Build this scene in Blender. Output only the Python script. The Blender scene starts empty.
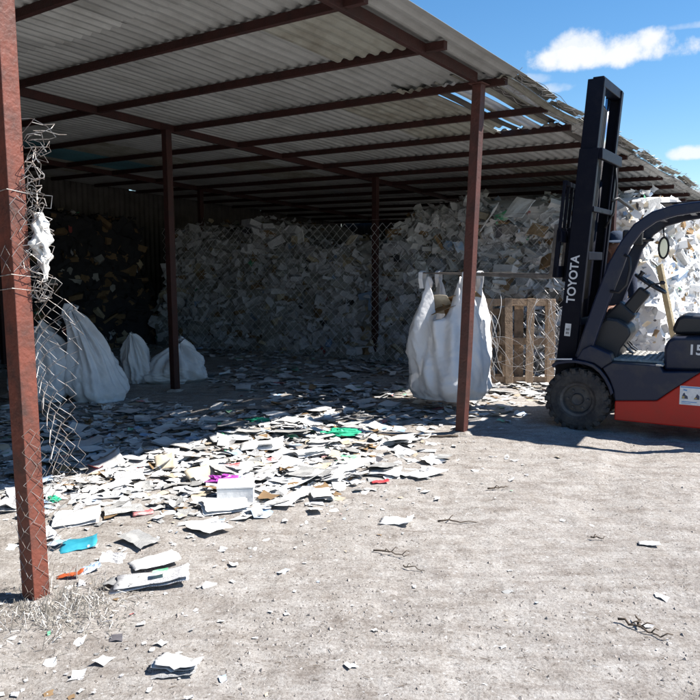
import bpy, math, random
import numpy as np
from mathutils import Vector, Matrix, Euler
R = math.radians
rnd = random.Random(7)
nr = np.random.RandomState(11)
S = bpy.context.scene
COL = S.collection

# ---------------------------------------------------------------- camera, sky, sun, exposure
cam_d = bpy.data.cameras.new('camera'); cam = bpy.data.objects.new('camera', cam_d); COL.objects.link(cam)
cam_d.sensor_width = 36.0; cam_d.sensor_fit = 'HORIZONTAL'; cam_d.lens = 36.0*730/700
cam_d.clip_start = 0.05; cam_d.clip_end = 2000
cam.location = (0, 0, 1.55); cam.rotation_euler = (R(90-6.7), 0, 0)
S.camera = cam
SUN_XY = Vector((1.0, -0.02, 0)).normalized(); SUN_EL = R(50.5)
sun_dir = Vector((SUN_XY.x*math.cos(SUN_EL), SUN_XY.y*math.cos(SUN_EL), math.sin(SUN_EL)))
sd = bpy.data.lights.new('sun', 'SUN'); sd.energy = 5.0; sd.angle = R(0.53); sd.color = (1.0, 0.95, 0.88)
sun = bpy.data.objects.new('sun', sd); COL.objects.link(sun)
sun.rotation_euler = sun_dir.to_track_quat('Z', 'Y').to_euler(); sun.location = sun_dir*30
W = bpy.data.worlds.new('World'); S.world = W; W.use_nodes = True
wn, wl = W.node_tree.nodes, W.node_tree.links
for n in list(wn): wn.remove(n)
wout = wn.new('ShaderNodeOutputWorld'); wbg = wn.new('ShaderNodeBackground')
sky = wn.new('ShaderNodeTexSky'); sky.sky_type = 'NISHITA'; sky.sun_disc = False
sky.sun_elevation = SUN_EL; sky.sun_rotation = math.atan2(SUN_XY.x, SUN_XY.y)
sky.altitude = 1400; sky.air_density = 1.25; sky.dust_density = 0.1; sky.ozone_density = 2.6
wbg.inputs['Strength'].default_value = 0.06
def wmath(op, a, b=None, c=None):
    n = wn.new('ShaderNodeMath'); n.operation = op
    for i, v in enumerate((a, b, c)):
        if v is None: continue
        if isinstance(v, (int, float)): n.inputs[i].default_value = v
        else: wl.new(v, n.inputs[i])
    return n.outputs[0]
wtc = wn.new('ShaderNodeTexCoord')
def wdot(vec):
    n = wn.new('ShaderNodeVectorMath'); n.operation = 'DOT_PRODUCT'
    wl.new(wtc.outputs['Generated'], n.inputs[0]); n.inputs[1].default_value = vec
    return n.outputs['Value']
wno = wn.new('ShaderNodeTexNoise'); wno.inputs['Scale'].default_value = 20; wno.inputs['Detail'].default_value = 7
wno.inputs['Roughness'].default_value = 0.6; wl.new(wtc.outputs['Generated'], wno.inputs['Vector'])
wnl = wn.new('ShaderNodeTexNoise'); wnl.inputs['Scale'].default_value = 7; wnl.inputs['Detail'].default_value = 3
wl.new(wtc.outputs['Generated'], wnl.inputs['Vector'])
nz = wmath('ADD', wmath('MULTIPLY', wmath('SUBTRACT', wno.outputs[0], 0.5), 3.4), wmath('MULTIPLY', wmath('SUBTRACT', wnl.outputs[0], 0.5), 1.2))
total = None
#            azimuth, elevation, half width, half height, density   (degrees)
for az, el, hw, hh, dens in ((18.9, 14.6, 6.2, 1.5, 1.0), (17.0, 15.3, 2.6, 1.3, 0.9), (14.9, 12.5, 1.8, 0.5, 0.45), (24.6, 7.6, 1.5, 0.7, 0.9),
                             (24.5, 15.8, 2.0, 0.35, 0.3), (13.0, 13.2, 2.0, 0.5, 0.3), (48, 20, 7, 2.2, 1.0), (-30, 24, 9, 2.5, 0.9), (75, 12, 8, 2, 1.0), (160, 20, 12, 3, 1.0), (-110, 16, 12, 3, 1.0)):
    a, e = R(az), R(el)
    c = Vector((math.sin(a)*math.cos(e), math.cos(a)*math.cos(e), math.sin(e)))
    rt_ = Vector((math.cos(a), -math.sin(a), 0)); up_ = rt_.cross(c)
    if up_.z < 0: up_ = -up_
    x = wmath('DIVIDE', wdot(rt_), math.sin(R(hw))); y0 = wmath('SUBTRACT', wdot(up_), 0.0)
    y = wmath('DIVIDE', y0, math.sin(R(hh)))
    # flat belly, puffy top
    yb = wmath('MULTIPLY', wmath('MINIMUM', y, 0.0), 1.5); y = wmath('ADD', wmath('MAXIMUM', y, 0.0), yb)
    d2 = wmath('ADD', wmath('MULTIPLY', x, x), wmath('MULTIPLY', y, y))
    m = wmath('ADD', wmath('SUBTRACT', 1.0, d2), nz)
    front = wmath('GREATER_THAN', wdot(c), 0.5)
    mr = wn.new('ShaderNodeMapRange'); mr.interpolation_type = 'SMOOTHSTEP'
    wl.new(m, mr.inputs[0]); mr.inputs[1].default_value = 0.05; mr.inputs[2].default_value = 1.0; mr.inputs[4].default_value = dens
    mm = wmath('MULTIPLY', mr.outputs[0], front)
    total = mm if total is None else wmath('MAXIMUM', total, mm)
# thin veil of high haze low over the horizon
wmix = wn.new('ShaderNodeMix'); wmix.data_type = 'RGBA'
whs = wn.new('ShaderNodeHueSaturation'); whs.inputs['Saturation'].default_value = 1.28; whs.inputs['Value'].default_value = 1.32
wl.new(sky.outputs[0], whs.inputs['Color']); wl.new(total, wmix.inputs['Factor']); wl.new(whs.outputs[0], wmix.inputs['A']); wmix.inputs['B'].default_value = (8.0, 8.2, 8.4, 1)
wl.new(wmix.outputs['Result'], wbg.inputs['Color']); wl.new(wbg.outputs[0], wout.inputs[0])
S.view_settings.view_transform = 'Standard'; S.view_settings.look = 'None'; S.view_settings.gamma = 1
S.view_settings.use_curve_mapping = False; S.view_settings.exposure = 1.05
S.render.engine = 'CYCLES'; S.cycles.use_denoising = True
S.cycles.max_bounces = 8; S.cycles.diffuse_bounces = 3; S.cycles.transparent_max_bounces = 12
S.cycles.caustics_reflective = False; S.cycles.caustics_refractive = False

# ---------------------------------------------------------------- helpers
def tag(o, label=None, cat=None, group=None, kind=None):
    if label: o['label'] = label
    if cat: o['category'] = cat
    if group: o['group'] = group
    if kind: o['kind'] = kind
    return o
def empty(name, loc=(0, 0, 0), rz=0.0):
    o = bpy.data.objects.new(name, None); o.empty_display_size = 0.2
    COL.objects.link(o); o.location = loc; o.rotation_euler = (0, 0, rz); return o
class MB:
    def __init__(s): s.v = []; s.f = []; s.m = []
    def add(s, vs, fs, mi=0):
        b = len(s.v); s.v.extend([tuple(p) for p in vs]); s.f.extend([tuple(i+b for i in f) for f in fs]); s.m.extend([mi]*len(fs)); return s
    def box(s, c, d, rot=None, mi=0):
        vs = []
        for z in (-.5, .5):
            for x, y in ((-.5, -.5), (.5, -.5), (.5, .5), (-.5, .5)):
                p = Vector((x*d[0], y*d[1], z*d[2]))
                if rot is not None: p = rot @ p
                vs.append(p+Vector(c))
        return s.add(vs, [(3, 2, 1, 0), (4, 5, 6, 7), (0, 1, 5, 4), (1, 2, 6, 5), (2, 3, 7, 6), (3, 0, 4, 7)], mi)
    def bar(s, a, b, w, h, up=(0, 0, 1), mi=0):
        a, b = Vector(a), Vector(b); d = (b-a); L = d.length; d.normalize(); u = Vector(up)
        sd_ = d.cross(u)
        if sd_.length < 1e-4: sd_ = d.cross(Vector((1, 0, 0)))
        sd_.normalize(); u = sd_.cross(d).normalized()
        return s.box((a+b)/2, (L, w, h), Matrix((d, sd_, u)).transposed(), mi)
    def tube(s, pts, r, n=8, closed=False, mi=0, sq=None):
        pts = [Vector(p) for p in pts]; N = len(pts); rings = []
        prev = None
        for i, p in enumerate(pts):
            if closed: t = pts[(i+1) % N]-pts[i-1]
            else: t = pts[min(i+1, N-1)]-pts[max(i-1, 0)]
            if t.length < 1e-9: t = Vector((0, 0, 1))
            t.normalize()
            if prev is None:
                ref = Vector((0, 0, 1)) if abs(t.z) < .9 else Vector((0, 1, 0))
                x = t.cross(ref).normalized()
            else:
                x = prev - t*prev.dot(t)
                if x.length < 1e-6: x = t.orthogonal()
                x.normalize()
            prev = x; y = t.cross(x)
            rr = r[i] if isinstance(r, (list, tuple)) else r
            if sq: rings.append([p+x*a*sq[0]+y*b*sq[1] for a, b in ((-.5, -.5), (.5, -.5), (.5, .5), (-.5, .5))])
            else: rings.append([p+(x*math.cos(2*math.pi*k/n)+y*math.sin(2*math.pi*k/n))*rr for k in range(n)])
        if sq: n = 4
        vs = [q for g in rings for q in g]; fs = []
        for i in range(N if closed else N-1):
            a, b = i*n, ((i+1) % N)*n
            for k in range(n): fs.append((a+k, a+(k+1) % n, b+(k+1) % n, b+k))
        if not closed and n > 2:
            fs.append(tuple(range(n-1, -1, -1))); fs.append(tuple((N-1)*n+k for k in range(n)))
        return s.add(vs, fs, mi)
    def prism(s, poly, y0, y1, mi=0):          # polygon in x,z pushed along y
        n = len(poly); vs = [(x, y0, z) for x, z in poly]+[(x, y1, z) for x, z in poly]
        ar = sum(poly[i][0]*poly[(i+1) % n][1]-poly[(i+1) % n][0]*poly[i][1] for i in range(n))
        f = [tuple(range(n)), tuple(range(2*n-1, n-1, -1))]+[(i, i+n, (i+1) % n+n, (i+1) % n) for i in range(n)]
        if ar < 0: f = [tuple(reversed(q)) for q in f]
        return s.add(vs, f, mi)
    def lathe(s, prof, c, axis='y', n=32, mi=0):    # prof: (radius, offset along the axis)
        vs = []; m = len(prof)
        for k in range(n):
            a = 2*math.pi*k/n
            for r, h in prof:
                if axis == 'y': vs.append((c[0]+r*math.cos(a), c[1]+h, c[2]+r*math.sin(a)))
                elif axis == 'z': vs.append((c[0]+r*math.cos(a), c[1]+r*math.sin(a), c[2]+h))
                else: vs.append((c[0]+h, c[1]+r*math.cos(a), c[2]+r*math.sin(a)))
        fs = [(k*m+i, k*m+i+1, ((k+1) % n)*m+i+1, ((k+1) % n)*m+i) for k in range(n) for i in range(m-1)]
        return s.add(vs, fs, mi)
    def build(s, name, mats, parent=None, smooth=False, bevel=0, sub=0, loc=None, fix=True):
        me = bpy.data.meshes.new(name); me.from_pydata(s.v, [], s.f)
        if not isinstance(mats, (list, tuple)): mats = [mats]
        for m in mats: me.materials.append(m)
        if any(s.m): me.polygons.foreach_set('material_index', s.m)
        if smooth: me.polygons.foreach_set('use_smooth', [True]*len(s.f))
        me.update()
        if fix and len(s.f) < 60000:
            import bmesh
            bm = bmesh.new(); bm.from_mesh(me); bmesh.ops.recalc_face_normals(bm, faces=bm.faces); bm.to_mesh(me); bm.free()
        o = bpy.data.objects.new(name, me); COL.objects.link(o)
        if parent: o.parent = parent
        if loc is not None: o.location = loc
        if bevel:
            b = o.modifiers.new('bevel', 'BEVEL'); b.width = bevel; b.segments = 2; b.limit_method = 'ANGLE'; b.angle_limit = R(35)
            b.harden_normals = False
        if sub:
            q = o.modifiers.new('sub', 'SUBSURF'); q.levels = sub; q.render_levels = sub
        return o
def copy_tree(o, parent=None):
    c = o.copy(); COL.objects.link(c); c.parent = parent
    for ch in list(o.children): copy_tree(ch, c)
    return c

def mat(name, col, rough=0.7, metal=0.0, var=0.0, scale=8.0, col2=None, bump=0.0, bscale=40.0, detail=6, spec=0.5, thr=(0.4, 0.65), coat=0, trans=0, objvar=0):
    m = bpy.data.materials.new(name); m.use_nodes = True
    nt = m.node_tree; N, L = nt.nodes, nt.links; p = N['Principled BSDF']
    p.inputs['Base Color'].default_value = (*col, 1); p.inputs['Roughness'].default_value = rough; p.inputs['Metallic'].default_value = metal
    p.inputs['Specular IOR Level'].default_value = spec
    if coat: p.inputs['Coat Weight'].default_value = coat; p.inputs['Coat Roughness'].default_value = 0.15
    tc = N.new('ShaderNodeTexCoord'); out = None
    if col2 or var:
        no = N.new('ShaderNodeTexNoise'); no.inputs['Scale'].default_value = scale; no.inputs['Detail'].default_value = detail; no.inputs['Roughness'].default_value = 0.65
        L.new(tc.outputs['Object'], no.inputs['Vector'])
        cr = N.new('ShaderNodeValToRGB'); cr.color_ramp.elements[0].position = thr[0]; cr.color_ramp.elements[1].position = thr[1]
        c2 = col2 or tuple(c*(1-var) for c in col)
        cr.color_ramp.elements[0].color = (*col, 1); cr.color_ramp.elements[1].color = (*c2, 1)
        L.new(no.outputs[0], cr.inputs[0]); out = cr.outputs[0]
    if objvar:
        oi = N.new('ShaderNodeObjectInfo'); mr = N.new('ShaderNodeMapRange'); mr.inputs[3].default_value = 1-objvar; mr.inputs[4].default_value = 1+objvar*0.4
        L.new(oi.outputs['Random'], mr.inputs[0]); mx = N.new('ShaderNodeMix'); mx.data_type = 'RGBA'; mx.blend_type = 'MULTIPLY'; mx.inputs['Factor'].default_value = 1
        if out: L.new(out, mx.inputs['A'])
        else: mx.inputs['A'].default_value = (*col, 1)
        L.new(mr.outputs[0], mx.inputs['B']); out = mx.outputs['Result']
    if out: L.new(out, p.inputs['Base Color'])
    if bump:
        nb = N.new('ShaderNodeTexNoise'); nb.inputs['Scale'].default_value = bscale; nb.inputs['Detail'].default_value = 5
        L.new(tc.outputs['Object'], nb.inputs['Vector'])
        b = N.new('ShaderNodeBump'); b.inputs['Strength'].default_value = bump; b.inputs['Distance'].default_value = 0.02
        L.new(nb.outputs[0], b.inputs['Height']); L.new(b.outputs[0], p.inputs['Normal'])
    if trans:
        tr = N.new('ShaderNodeBsdfTranslucent'); tr.inputs['Color'].default_value = (*col, 1); ms = N.new('ShaderNodeMixShader'); ms.inputs[0].default_value = trans
        o = N['Material Output']; L.new(p.outputs[0], ms.inputs[1]); L.new(tr.outputs[0], ms.inputs[2]); L.new(ms.outputs[0], o.inputs[0])
    return m

M = dict(
    oxide=mat('shaded_red_oxide_paint', (0.038, 0.013, 0.011), 0.66, var=0, col2=(0.022, 0.011, 0.010), spec=0.3, scale=9, bump=0.25, bscale=60, thr=(0.45, 0.7)),  # colour darkened to carry the shade under the roof
    oxide_mid=mat('mid_lit_red_oxide_paint', (0.080, 0.025, 0.019), 0.62, col2=(0.042, 0.018, 0.015), scale=6, bump=0.3, bscale=45, thr=(0.42, 0.68)),  # same paint, toned between the shaded and the lit copy
    oxide_lit=mat('weathered_lit_oxide_paint', (0.165, 0.046, 0.028), 0.6, col2=(0.065, 0.030, 0.023), scale=7, bump=0.3, bscale=45, thr=(0.42, 0.68)),  # lit copy of the same paint for the left post; patches are wear
    zinc=mat('weathered_roof_steel', (0.33, 0.34, 0.335), 0.6, metal=0.1, col2=(0.23, 0.235, 0.225), scale=2.5, thr=(0.45, 0.7), objvar=0.22, bump=0.1, bscale=12),
    zinc_old=mat('stained_roof_steel', (0.27, 0.275, 0.24), 0.6, metal=0.1, col2=(0.17, 0.16, 0.13), scale=3, objvar=0.2),
    dark_tin=mat('shade_darkened_steel', (0.07, 0.066, 0.06), 0.8, col2=(0.04, 0.036, 0.032), scale=3),  # tone darkened to carry the shade inside the shed
    teal=mat('teal_coated_roof_steel', (0.06, 0.17, 0.20), 0.5, col2=(0.05, 0.12, 0.15), scale=3, objvar=0.15),
    wire=mat('galvanised_wire', (0.36, 0.355, 0.35), 0.55, metal=0.25, col2=(0.18, 0.13, 0.10), scale=30),
    wire_bright=mat('bright_fence_wire', (0.62, 0.62, 0.63), 0.5, metal=0.1),
    wire_dull=mat('dull_fence_wire', (0.33, 0.33, 0.33), 0.5, metal=0.3, col2=(0.2, 0.17, 0.15), scale=20),
    white=mat('white_paper', (0.80, 0.80, 0.79), 0.85, col2=(0.68, 0.68, 0.68), scale=5, bump=0.25, bscale=25, spec=0.2, objvar=0.2),
    print=mat('printed_paper', (0.72, 0.72, 0.72), 0.85, col2=(0.60, 0.60, 0.61), scale=6, detail=2, spec=0.2, thr=(0.4, 0.6), bump=0.15, bscale=20, objvar=0.15),
    grey=mat('newsprint', (0.46, 0.46, 0.45), 0.9, col2=(0.36, 0.36, 0.36), scale=5, detail=3, bump=0.2, bscale=20, spec=0.2, objvar=0.2),
    cream=mat('cream_paper', (0.60, 0.53, 0.42), 0.85, col2=(0.50, 0.42, 0.31), scale=6, bump=0.2, bscale=20, spec=0.2, objvar=0.2),
    kraft=mat('brown_cardboard', (0.33, 0.22, 0.12), 0.9, col2=(0.24, 0.155, 0.085), scale=7, bump=0.2, bscale=20, spec=0.2, objvar=0.25),
    pblue=mat('pale_blue_paper', (0.28, 0.42, 0.62), 0.7, col2=(0.6, 0.64, 0.7), scale=9, spec=0.3),
    pink=mat('red_printed_paper', (0.55, 0.09, 0.10), 0.7, col2=(0.7, 0.5, 0.48), scale=9, spec=0.3),
    pgreen=mat('green_printed_paper', (0.09, 0.42, 0.22), 0.7, col2=(0.65, 0.68, 0.62), scale=8, spec=0.3),
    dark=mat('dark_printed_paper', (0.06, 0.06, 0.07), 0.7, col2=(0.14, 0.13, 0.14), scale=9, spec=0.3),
    teal_p=mat('teal_folder_card', (0.02, 0.24, 0.34), 0.45, col2=(0.05, 0.36, 0.46), scale=7, bump=0.1),
    purple=mat('purple_plastic_film', (0.36, 0.045, 0.36), 0.3, col2=(0.45, 0.12, 0.45), scale=10),
    green=mat('green_plastic_netting', (0.02, 0.36, 0.20), 0.45, col2=(0.06, 0.5, 0.3), scale=18),
    orange=mat('orange_red_card', (0.52, 0.12, 0.04), 0.5, col2=(0.40, 0.08, 0.03), scale=9),
    red_p=mat('red_card', (0.62, 0.045, 0.06), 0.5, col2=(0.5, 0.1, 0.1), scale=9),
    sack=mat('white_woven_sack', (0.86, 0.87, 0.90), 0.6, col2=(0.78, 0.79, 0.82), scale=4, bump=0.9, bscale=7, spec=0.35, trans=0.22),
    sack_pale=mat('dusty_woven_sack', (0.72, 0.73, 0.76), 0.7, col2=(0.55, 0.56, 0.59), scale=3, bump=0.9, bscale=6, spec=0.3),
    sack_dark=mat('grimy_grey_sack', (0.12, 0.13, 0.15), 0.8, col2=(0.08, 0.08, 0.09), scale=4, bump=0.3, bscale=9),
    rag=mat('white_rag', (0.74, 0.73, 0.70), 0.85, col2=(0.6, 0.58, 0.55), scale=12, bump=0.4, bscale=30),
    wood=mat('grey_brown_pallet_wood', (0.36, 0.26, 0.18), 0.85, col2=(0.22, 0.155, 0.105), scale=14, bump=0.3, bscale=60, objvar=0.25),
    woodp=mat('pale_plank_wood', (0.66, 0.56, 0.36), 0.8, col2=(0.5, 0.4, 0.24), scale=12, bump=0.2),
    strap=mat('white_plastic_strapping', (0.50, 0.50, 0.51), 0.4),
    twig=mat('dry_twig', (0.10, 0.075, 0.055), 0.9, bump=0.3),
    straw=mat('dry_straw', (0.36, 0.34, 0.30), 0.9, col2=(0.18, 0.16, 0.135), scale=9),
    stone=mat('dusty_stone', (0.40, 0.365, 0.335), 0.95, col2=(0.24, 0.21, 0.19), scale=14, thr=(0.35, 0.7), bump=0.5, bscale=50, objvar=0.1),
    blocks=mat('grey_cement_render', (0.30, 0.31, 0.30), 0.9, col2=(0.22, 0.22, 0.21), scale=2, bump=0.3),
    navy=mat('navy_forklift_paint', (0.010, 0.016, 0.040), 0.42, col2=(0.050, 0.048, 0.050), scale=4, coat=0.05, spec=0.3, thr=(0.48, 0.78), bump=0.05, bscale=90),
    mastk=mat('black_mast_paint', (0.004, 0.005, 0.012), 0.5, col2=(0.010, 0.010, 0.016), spec=0.12, scale=9, thr=(0.5, 0.75), bump=0.08),
    red=mat('forklift_red_paint', (0.42, 0.018, 0.010), 0.42, col2=(0.30, 0.026, 0.016), scale=5, coat=0.05, spec=0.3, thr=(0.5, 0.78), bump=0.04, bscale=80),
    rubber=mat('dusty_tyre_rubber', (0.028, 0.027, 0.030), 0.85, col2=(0.075, 0.068, 0.062), scale=9, thr=(0.42, 0.7), bump=0.4, bscale=50),
    rim=mat('dark_wheel_rim', (0.045, 0.045, 0.052), 0.6, col2=(0.11, 0.10, 0.09), scale=14),
    vinyl=mat('black_seat_vinyl', (0.014, 0.014, 0.018), 0.45, bump=0.1, bscale=80),
    plast=mat('black_plastic', (0.018, 0.018, 0.022), 0.5, bump=0.08, bscale=80),
    chrome=mat('hydraulic_rod_chrome', (0.75, 0.77, 0.82), 0.22, metal=1.0),
    hose=mat('black_hose', (0.015, 0.015, 0.016), 0.5),
    steel=mat('worn_fork_steel', (0.10, 0.09, 0.085), 0.5, metal=0.4, col2=(0.22, 0.19, 0.17), scale=10),
    tread=mat('dusty_aluminium_floor_plate', (0.55, 0.54, 0.51), 0.6, metal=0.3, col2=(0.34, 0.33, 0.31), scale=22, bump=0.6, bscale=120),
    letter=mat('white_vinyl_lettering', (0.62, 0.63, 0.66), 0.5),
    sticker=mat('white_sticker', (0.72, 0.72, 0.72), 0.5, col2=(0.55, 0.57, 0.6), scale=30),
    ink=mat('sticker_ink', (0.05, 0.06, 0.10), 0.6), inkb=mat('sticker_blue_ink', (0.15, 0.3, 0.55), 0.6), inky=mat('sticker_ochre_ink', (0.42, 0.32, 0.12), 0.6),
    glass=mat('lamp_glass', (0.5, 0.5, 0.5), 0.15, metal=0.6), mirror=mat('mirror_glass', (0.45, 0.46, 0.48), 0.15, metal=1.0),
    skin=mat('skin', (0.17, 0.078, 0.048), 0.6, bump=0.05), cloth=mat('dark_blue_work_clothes', (0.022, 0.03, 0.06), 0.9, bump=0.4, bscale=18),
    cap=mat('navy_cap_cloth', (0.012, 0.03, 0.065), 0.85, bump=0.2), hair=mat('black_hair', (0.012, 0.01, 0.009), 0.7), boot=mat('black_boot_leather', (0.02, 0.018, 0.016), 0.6),
    lip=mat('lip_skin', (0.22, 0.08, 0.06), 0.6), eye=mat('eye', (0.5, 0.48, 0.45), 0.3),
)
def text_rows(m, ink, rows=150.0):
    nt = m.node_tree; N_, L_ = nt.nodes, nt.links; p_ = N_['Principled BSDF']; src = p_.inputs['Base Color'].links[0].from_socket
    tc = N_.new('ShaderNodeTexCoord'); wv_ = N_.new('ShaderNodeTexWave'); wv_.bands_direction = 'Y'; wv_.inputs['Scale'].default_value = rows/6.283*1.0; wv_.inputs['Distortion'].default_value = 0
    mp = N_.new('ShaderNodeMapping'); mp.inputs['Scale'].default_value = (1, .12, .12); no_ = N_.new('ShaderNodeTexNoise'); no_.inputs['Scale'].default_value = 260; no_.inputs['Detail'].default_value = 1
    n2 = N_.new('ShaderNodeTexNoise'); n2.inputs['Scale'].default_value = 9; n2.inputs['Detail'].default_value = 0
    L_.new(tc.outputs['Object'], wv_.inputs['Vector']); L_.new(tc.outputs['Object'], mp.inputs[0]); L_.new(mp.outputs[0], no_.inputs['Vector']); L_.new(tc.outputs['Object'], n2.inputs['Vector'])
    def mth(op, a, b):
        n_ = N_.new('ShaderNodeMath'); n_.operation = op
        for i_, v_ in enumerate((a, b)):
            if isinstance(v_, (int, float)): n_.inputs[i_].default_value = v_
            else: L_.new(v_, n_.inputs[i_])
        return n_.outputs[0]
    k_ = mth('MULTIPLY', mth('GREATER_THAN', wv_.outputs['Fac'], .55), mth('GREATER_THAN', no_.outputs[0], .47)); k_ = mth('MULTIPLY', k_, mth('GREATER_THAN', n2.outputs[0], .45)); k_ = mth('MULTIPLY', k_, .75)
    mx_ = N_.new('ShaderNodeMix'); mx_.data_type = 'RGBA'; L_.new(k_, mx_.inputs['Factor']); L_.new(src, mx_.inputs['A']); mx_.inputs['B'].default_value = (*ink, 1); L_.new(mx_.outputs['Result'], p_.inputs['Base Color'])
text_rows(M['print'], (.12, .12, .14)); text_rows(M['grey'], (.10, .10, .10), 220)
# clear corrugated plastic roof strips
pc = bpy.data.materials.new('dirty_clear_roof_plastic'); pc.use_nodes = True
_n, _l = pc.node_tree.nodes, pc.node_tree.links
_p = _n['Principled BSDF']; _p.inputs['Base Color'].default_value = (0.42, 0.43, 0.44, 1); _p.inputs['Roughness'].default_value = 0.25
_t = _n.new('ShaderNodeBsdfTransparent'); _t.inputs[0].default_value = (0.8, 0.85, 0.9, 1)
_no = _n.new('ShaderNodeTexNoise'); _no.inputs['Scale'].default_value = 5; _no.inputs['Detail'].default_value = 5
_mr = _n.new('ShaderNodeMapRange'); _mr.inputs[1].default_value = 0.3; _mr.inputs[2].default_value = 0.7; _mr.inputs[3].default_value = 0.05; _mr.inputs[4].default_value = 0.35
_ms = _n.new('ShaderNodeMixShader'); _l.new(_no.outputs[0], _mr.inputs[0]); _l.new(_mr.outputs[0], _ms.inputs[0])
_l.new(_p.outputs[0], _ms.inputs[1]); _l.new(_t.outputs[0], _ms.inputs[2]); _l.new(_ms.outputs[0], _n['Material Output'].inputs[0])
M['clear'] = pc

# shed frame: s runs along the open front (to the right and away), t runs into the shed
U = Vector((0.6, 0.8, 0)); V = Vector((-0.8, 0.6, 0)); O1 = Vector((1.01, 6.5, 0))
def SL(s, t, z=0.0): return O1+U*s+V*t+Vector((0, 0, z))
def ST(x, y): d = Vector((x, y, 0))-O1; return d.dot(U), d.dot(V)

# ---------------------------------------------------------------- ground
def vnoise(x, y, seed):
    xi = np.floor(x).astype(np.int64); yi = np.floor(y).astype(np.int64); xf = x-xi; yf = y-yi
    def h(a, b):
        n = (a*374761393+b*668265263+seed*974711) & 0x7fffffff
        n = ((n ^ (n >> 13))*1274126177) & 0x7fffffff
        return ((n ^ (n >> 16)) & 0xffff)/65535.0
    u = xf*xf*(3-2*xf); v = yf*yf*(3-2*yf)
    return (h(xi, yi)*(1-u)+h(xi+1, yi)*u)*(1-v)+(h(xi, yi+1)*(1-u)+h(xi+1, yi+1)*u)*v-0.5
def gz(x, y):
    x = np.asarray(x, float); y = np.asarray(y, float)
    z = 0.05*vnoise(x*0.45+3.1, y*0.45, 1)+0.022*vnoise(x*1.7, y*1.7+7, 2)+0.016*vnoise(x*5.1+y*1.3, y*5.1, 3)+0.012*vnoise(x*12.3, y*12.3+x*3, 4)
    z = z+0.007*vnoise(x*29, y*29, 5)
    # shallow wheel ruts running along the yard
    q = x*0.5+y*0.87+0.12*vnoise(x*.6, y*.6, 9)*2
    r = x*0.87-y*0.5
    for c0 in (-0.9, -2.3): z = z-0.014*np.exp(-((r-c0)/0.13)**2)*(0.6+vnoise(q*1.5, r, 12))
    far = np.clip((np.hypot(x, y-6)-14)/10, 0, 1)
    return z*(1-far)
def G(x, y): return float(gz(x, y))
def axis_pts(lo, hi, d, far):
    a = list(np.arange(lo, hi, d)); o = []; st = d*2; p = a[-1]
    while p < far: p += st; st *= 1.35; o.append(p)
    m = []; st = d*2; p = a[0]
    while p > -far: p -= st; st *= 1.35; m.append(p)
    return np.array(m[::-1]+a+o)
gx = axis_pts(-4.2, 5.2, 0.028, 600); gy = axis_pts(1.6, 11.5, 0.028, 600)
X, Y = np.meshgrid(gx, gy); Z = gz(X, Y)
nx, ny = len(gx), len(gy)
me = bpy.data.meshes.new('ground'); vs = np.stack([X.ravel(), Y.ravel(), Z.ravel()], 1)
me.vertices.add(nx*ny); me.vertices.foreach_set('co', vs.ravel())
i0 = (np.arange(ny-1)[:, None]*nx+np.arange(nx-1)[None, :]).ravel(); fc = np.stack([i0, i0+1, i0+1+nx, i0+nx], 1)
me.loops.add(fc.size); me.loops.foreach_set('vertex_index', fc.ravel().astype(np.int32))
me.polygons.add(len(fc)); me.polygons.foreach_set('loop_start', (np.arange(len(fc))*4).astype(np.int32)); me.polygons.foreach_set('loop_total', np.full(len(fc), 4, np.int32))
me.polygons.foreach_set('use_smooth', np.ones(len(fc), bool)); me.update(); me.validate()
gm = bpy.data.materials.new('dusty_soil'); gm.use_nodes = True
N, L = gm.node_tree.nodes, gm.node_tree.links; p = N['Principled BSDF']; p.inputs['Roughness'].default_value = 0.95; p.inputs['Specular IOR Level'].default_value = 0.15
geo = N.new('ShaderNodeNewGeometry')
def gn(scale, det=6, ro=0.6):
    n = N.new('ShaderNodeTexNoise'); n.inputs['Scale'].default_value = scale; n.inputs['Detail'].default_value = det; n.inputs['Roughness'].default_value = ro
    L.new(geo.outputs['Position'], n.inputs['Vector']); return n.outputs[0]
def ramp(src, a, b, ca, cb):
    c = N.new('ShaderNodeValToRGB'); c.color_ramp.elements[0].position = a; c.color_ramp.elements[1].position = b
    c.color_ramp.elements[0].color = (*ca, 1); c.color_ramp.elements[1].color = (*cb, 1); L.new(src, c.inputs[0]); return c.outputs[0]
def gmix(f, a, b, bt='MIX'):
    n = N.new('ShaderNodeMix'); n.data_type = 'RGBA'; n.blend_type = bt
    if isinstance(f, float): n.inputs['Factor'].default_value = f
    else: L.new(f, n.inputs['Factor'])
    L.new(a, n.inputs['A']); L.new(b, n.inputs['B']); return n.outputs['Result']
base = ramp(gn(0.9), 0.35, 0.68, (0.475, 0.456, 0.437), (0.405, 0.383, 0.362))
mid = ramp(gn(7, 8, 0.7), 0.42, 0.66, (1, 1, 1), (0.78, 0.75, 0.72))
fine = ramp(gn(70, 4, 0.7), 0.36, 0.6, (0.72, 0.7, 0.68), (1.06, 1.06, 1.06))
mpn = N.new('ShaderNodeMapping'); mpn.inputs['Rotation'].default_value = (0, 0, R(28)); mpn.inputs['Scale'].default_value = (1, 5, 1); L.new(geo.outputs['Position'], mpn.inputs[0])
stn = N.new('ShaderNodeTexNoise'); stn.inputs['Scale'].default_value = 2.2; stn.inputs['Detail'].default_value = 9; stn.inputs['Roughness'].default_value = 0.72; L.new(mpn.outputs[0], stn.inputs['Vector'])
streak = ramp(stn.outputs[0], .46, .66, (1.03, 1.03, 1.03), (0.72, 0.69, 0.67))
patch = ramp(gn(2.6, 9, .75), .52, .70, (1, 1, 1), (.68, .65, .63))
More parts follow.
